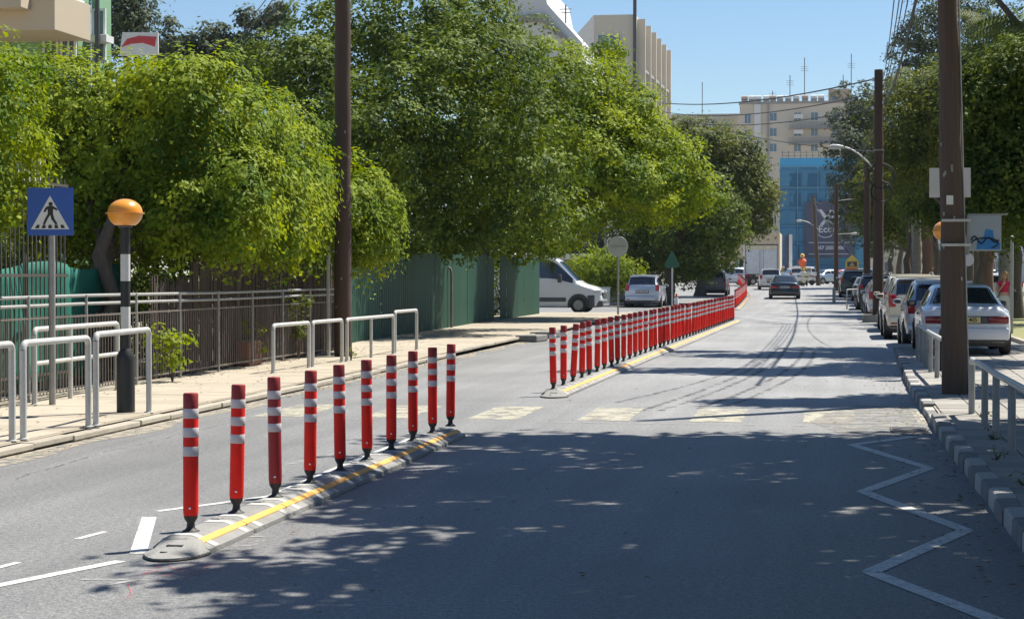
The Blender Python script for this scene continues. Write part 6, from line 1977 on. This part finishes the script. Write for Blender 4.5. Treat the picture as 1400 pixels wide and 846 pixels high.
# white stepped building left of tower
YW = 132
ww = thing('white_stepped_building', 'white building with a sloping stepped parapet behind the big tree', 'building', (at(745, 100, YW).x, YW, 0))
def WX(px): return at(px, 100, YW).x - at(745, 100, YW).x
def WZ(py): return at(745, py, YW).z
MB().prism([(WX(690), 0), (WX(796), 0), (WX(796), WZ(60)), (WX(748), WZ(6)), (WX(742), WZ(-25)), (WX(690), WZ(-25))], 14).build('wall', M['bldg_white'], ww)
MB().prism([(WX(700), WZ(22)), (WX(745), WZ(20)), (WX(790), WZ(68)), (WX(790), WZ(74)), (WX(740), WZ(30)), (WX(700), WZ(32))], -.35).build('ledge', M['bldg_grey'], ww)
MB().tube([(WX(768), 2, WZ(28)), (WX(768), 2, WZ(2))], .05, 5).tube([(WX(760), 2, WZ(8)), (WX(776), 2, WZ(8))], .03, 5).tube([(WX(762), 2, WZ(13)), (WX(775), 2, WZ(13))], .03, 5).build('aerial', M['trim_grey'], ww)

# top left: green building with cream balconies
YG = 48
gb = thing('green_building', 'pale green building with big cream balconies at the top left corner', 'building', (at(75, 60, YG).x, YG, 0))
def GX(px): return at(px, 60, YG).x - at(75, 60, YG).x
def GZ(py): return at(75, py, YG).z
def GX2(px, ly): return at(px, 60, YG + ly).x - at(75, 60, YG).x
MB().box(GX(-260), GX2(124, 3.9), 2.2, 3.9, 0, GZ(-120)).build('wall', M['bldg_green'], gb)
MB().box(GX2(124, 3.9), GX2(152, 4.9), 4.0, 4.9, 0, GZ(-120)).build('corner_wall', M['bldg_green'], gb)
MB().box(GX2(124, 3.9), GX2(156, 4), 3.4, 3.98, GZ(36), GZ(26)).build('sill_band', M['bldg_white'], gb)
win_bank(gb, [(GX2(136, 4), 4.0, GZ(60)), (GX2(136, 4), 4.0, GZ(22))], .28, .65)
win_bank(gb, [(GX(25), 2.2, GZ(66)), (GX(50), 2.2, GZ(66))], .32, .7)
MB().bbox(GX(-260), GX2(124, 2.19), -.3, 2.19, GZ(43), GZ(43) + .95, .01).build('balcony', M['bldg_cream'], gb)
MB().bbox(GX(-260), GX(48), -.9, -.32, GZ(16), GZ(-40), .01).build('upper_balcony', M['bldg_cream'], gb)
MB().bbox(GX(-260), GX2(116, 2.19), -.25, 2.19, GZ(-2), GZ(-14), .01).build('upper_slab', M['bldg_white'], gb)
MB().tube([(GX2(133, 3.3), 3.3, 0), (GX2(133, 3.3), 3.3, GZ(-60))], .07, 8).build('drainpipe', M['trim_grey'], gb)
# red and white hanging sign
q = thing('roof_sign', 'red and white shop sign showing above the clipped ficus', 'sign', (at(190, 60, 46).x, 46, 0))
zA, zB_ = at(190, 76, 46).z, at(190, 44, 46).z
MB().prism([(-.50, zA), (.48, zA), (.48, zB_ - .02), (-.42, zB_)], .06).build('panel', M['sign_white'], q)
MB().prism([(-.45, zA + .2), (-.3, zA + .40), (0, zA + .47), (.44, zA + .44), (.40, zA + .2), (.1, zA + .30), (-.2, zA + .28)], -.01, Matrix.Translation((0, -.002, 0))).build('red_swoosh', M['canvas_red'], q)
MB().tube([(-.3, .1, 0), (-.3, .1, zA + .1)], .04, 6).tube([(.3, .1, 0), (.3, .1, zA + .1)], .04, 6).build('legs', M['fence_metal'], q)

# ------------------------------------------------------------------ overhead cables
def cable(label, a, b, sag=.3, r=.012, n=14):
    a = Vector(a); b = Vector(b)
    pts = [a.lerp(b, i / n) - Vector((0, 0, sag * 4 * (i / n) * (1 - i / n))) for i in range(n + 1)]
    o = MB().tube(pts, r, 5).build('overhead_cable', M['cable'])
    tag(o, label, 'cable', 'overhead cables')


topm = Vector((1.93, 70.9, 8.6))
cable('uppermost cable from the coil pole leftwards across the sky', topm, at(905, 141, 120), .4, .028)
cable('second cable down from the coil pole leftwards across the sky', topm + Vector((0, 0, -.5)), at(905, 153, 125), .5, .024)
cable('third cable down from the coil pole across the sky to the left', topm + Vector((0, 0, -1.0)), at(905, 160, 130), .6, .022)
cable('low cable crossing in front of the apartments and netting', topm + Vector((0, 0, -2.6)), at(960, 168, 140), .3, .02)
for k, (px0, lab) in enumerate(((1225, 'leftmost'), (1233, 'second'), (1238, 'third'), (1246, 'fourth'))):
    cable(f'{lab} cable rising from the coil pole past the top edge at right', topm + Vector((.15, 0, -.3 * k)), at(px0, -25, 36), .25, .012)
cable('thick bundled cable rising from the coil pole to the top edge at right', topm + Vector((.2, 0, -.9)), at(1258, -25, 33), .35, .03)
cable('cable from the coil pole to the slim far pole', topm + Vector((0, 0, -1.4)), (P3.location.x, 138, 7.9), .6, .03)
cable('cable from the slim far pole to the leaning far pole', (P3.location.x, 138, 7.7), (P4.location.x - .45, 165, 8.0), .8, .03)
cable('slanted stay wire from the leaning pole down to the right', (P4.location.x - .4, 164, 7.6), at(1165, 352, 145), .2, .04)
cable('cable sloping from the left pole to the upper left, higher one', (PL.location.x, PL.location.y, 9.3), at(330, 40, 60), .2, .014)
cable('upper thin cable in the gap of sky left of the big tree', at(395, -30, 45), at(300, 75, 70), .2, .014)
cable('lower thin cable in the gap of sky left of the big tree', at(410, -30, 45), at(300, 92, 70), .2, .014)

# orphan check is left to the render report
for o in list(bpy.data.objects):
    if o.type == 'EMPTY' and not o.parent and not o.children:
        bpy.data.objects.remove(o)

# thin summer air between here and the far buildings
hz = MB().box(-950, 950, -80, 1850, -1.1, 34).build('haze', [])
hm = bpy.data.materials.new('haze_air'); hm.use_nodes = True
hn = hm.node_tree; hn.nodes.clear()
pv = hn.nodes.new('ShaderNodeVolumePrincipled'); pv.inputs['Density'].default_value = .00010; pv.inputs['Color'].default_value = (.86, .92, 1, 1); pv.inputs['Anisotropy'].default_value = .2
ho = hn.nodes.new('ShaderNodeOutputMaterial'); hn.links.new(pv.outputs[0], ho.inputs['Volume'])
hz.data.materials.append(hm); hz['kind'] = 'stuff'; hz['label'] = 'thin pale haze over the far street'
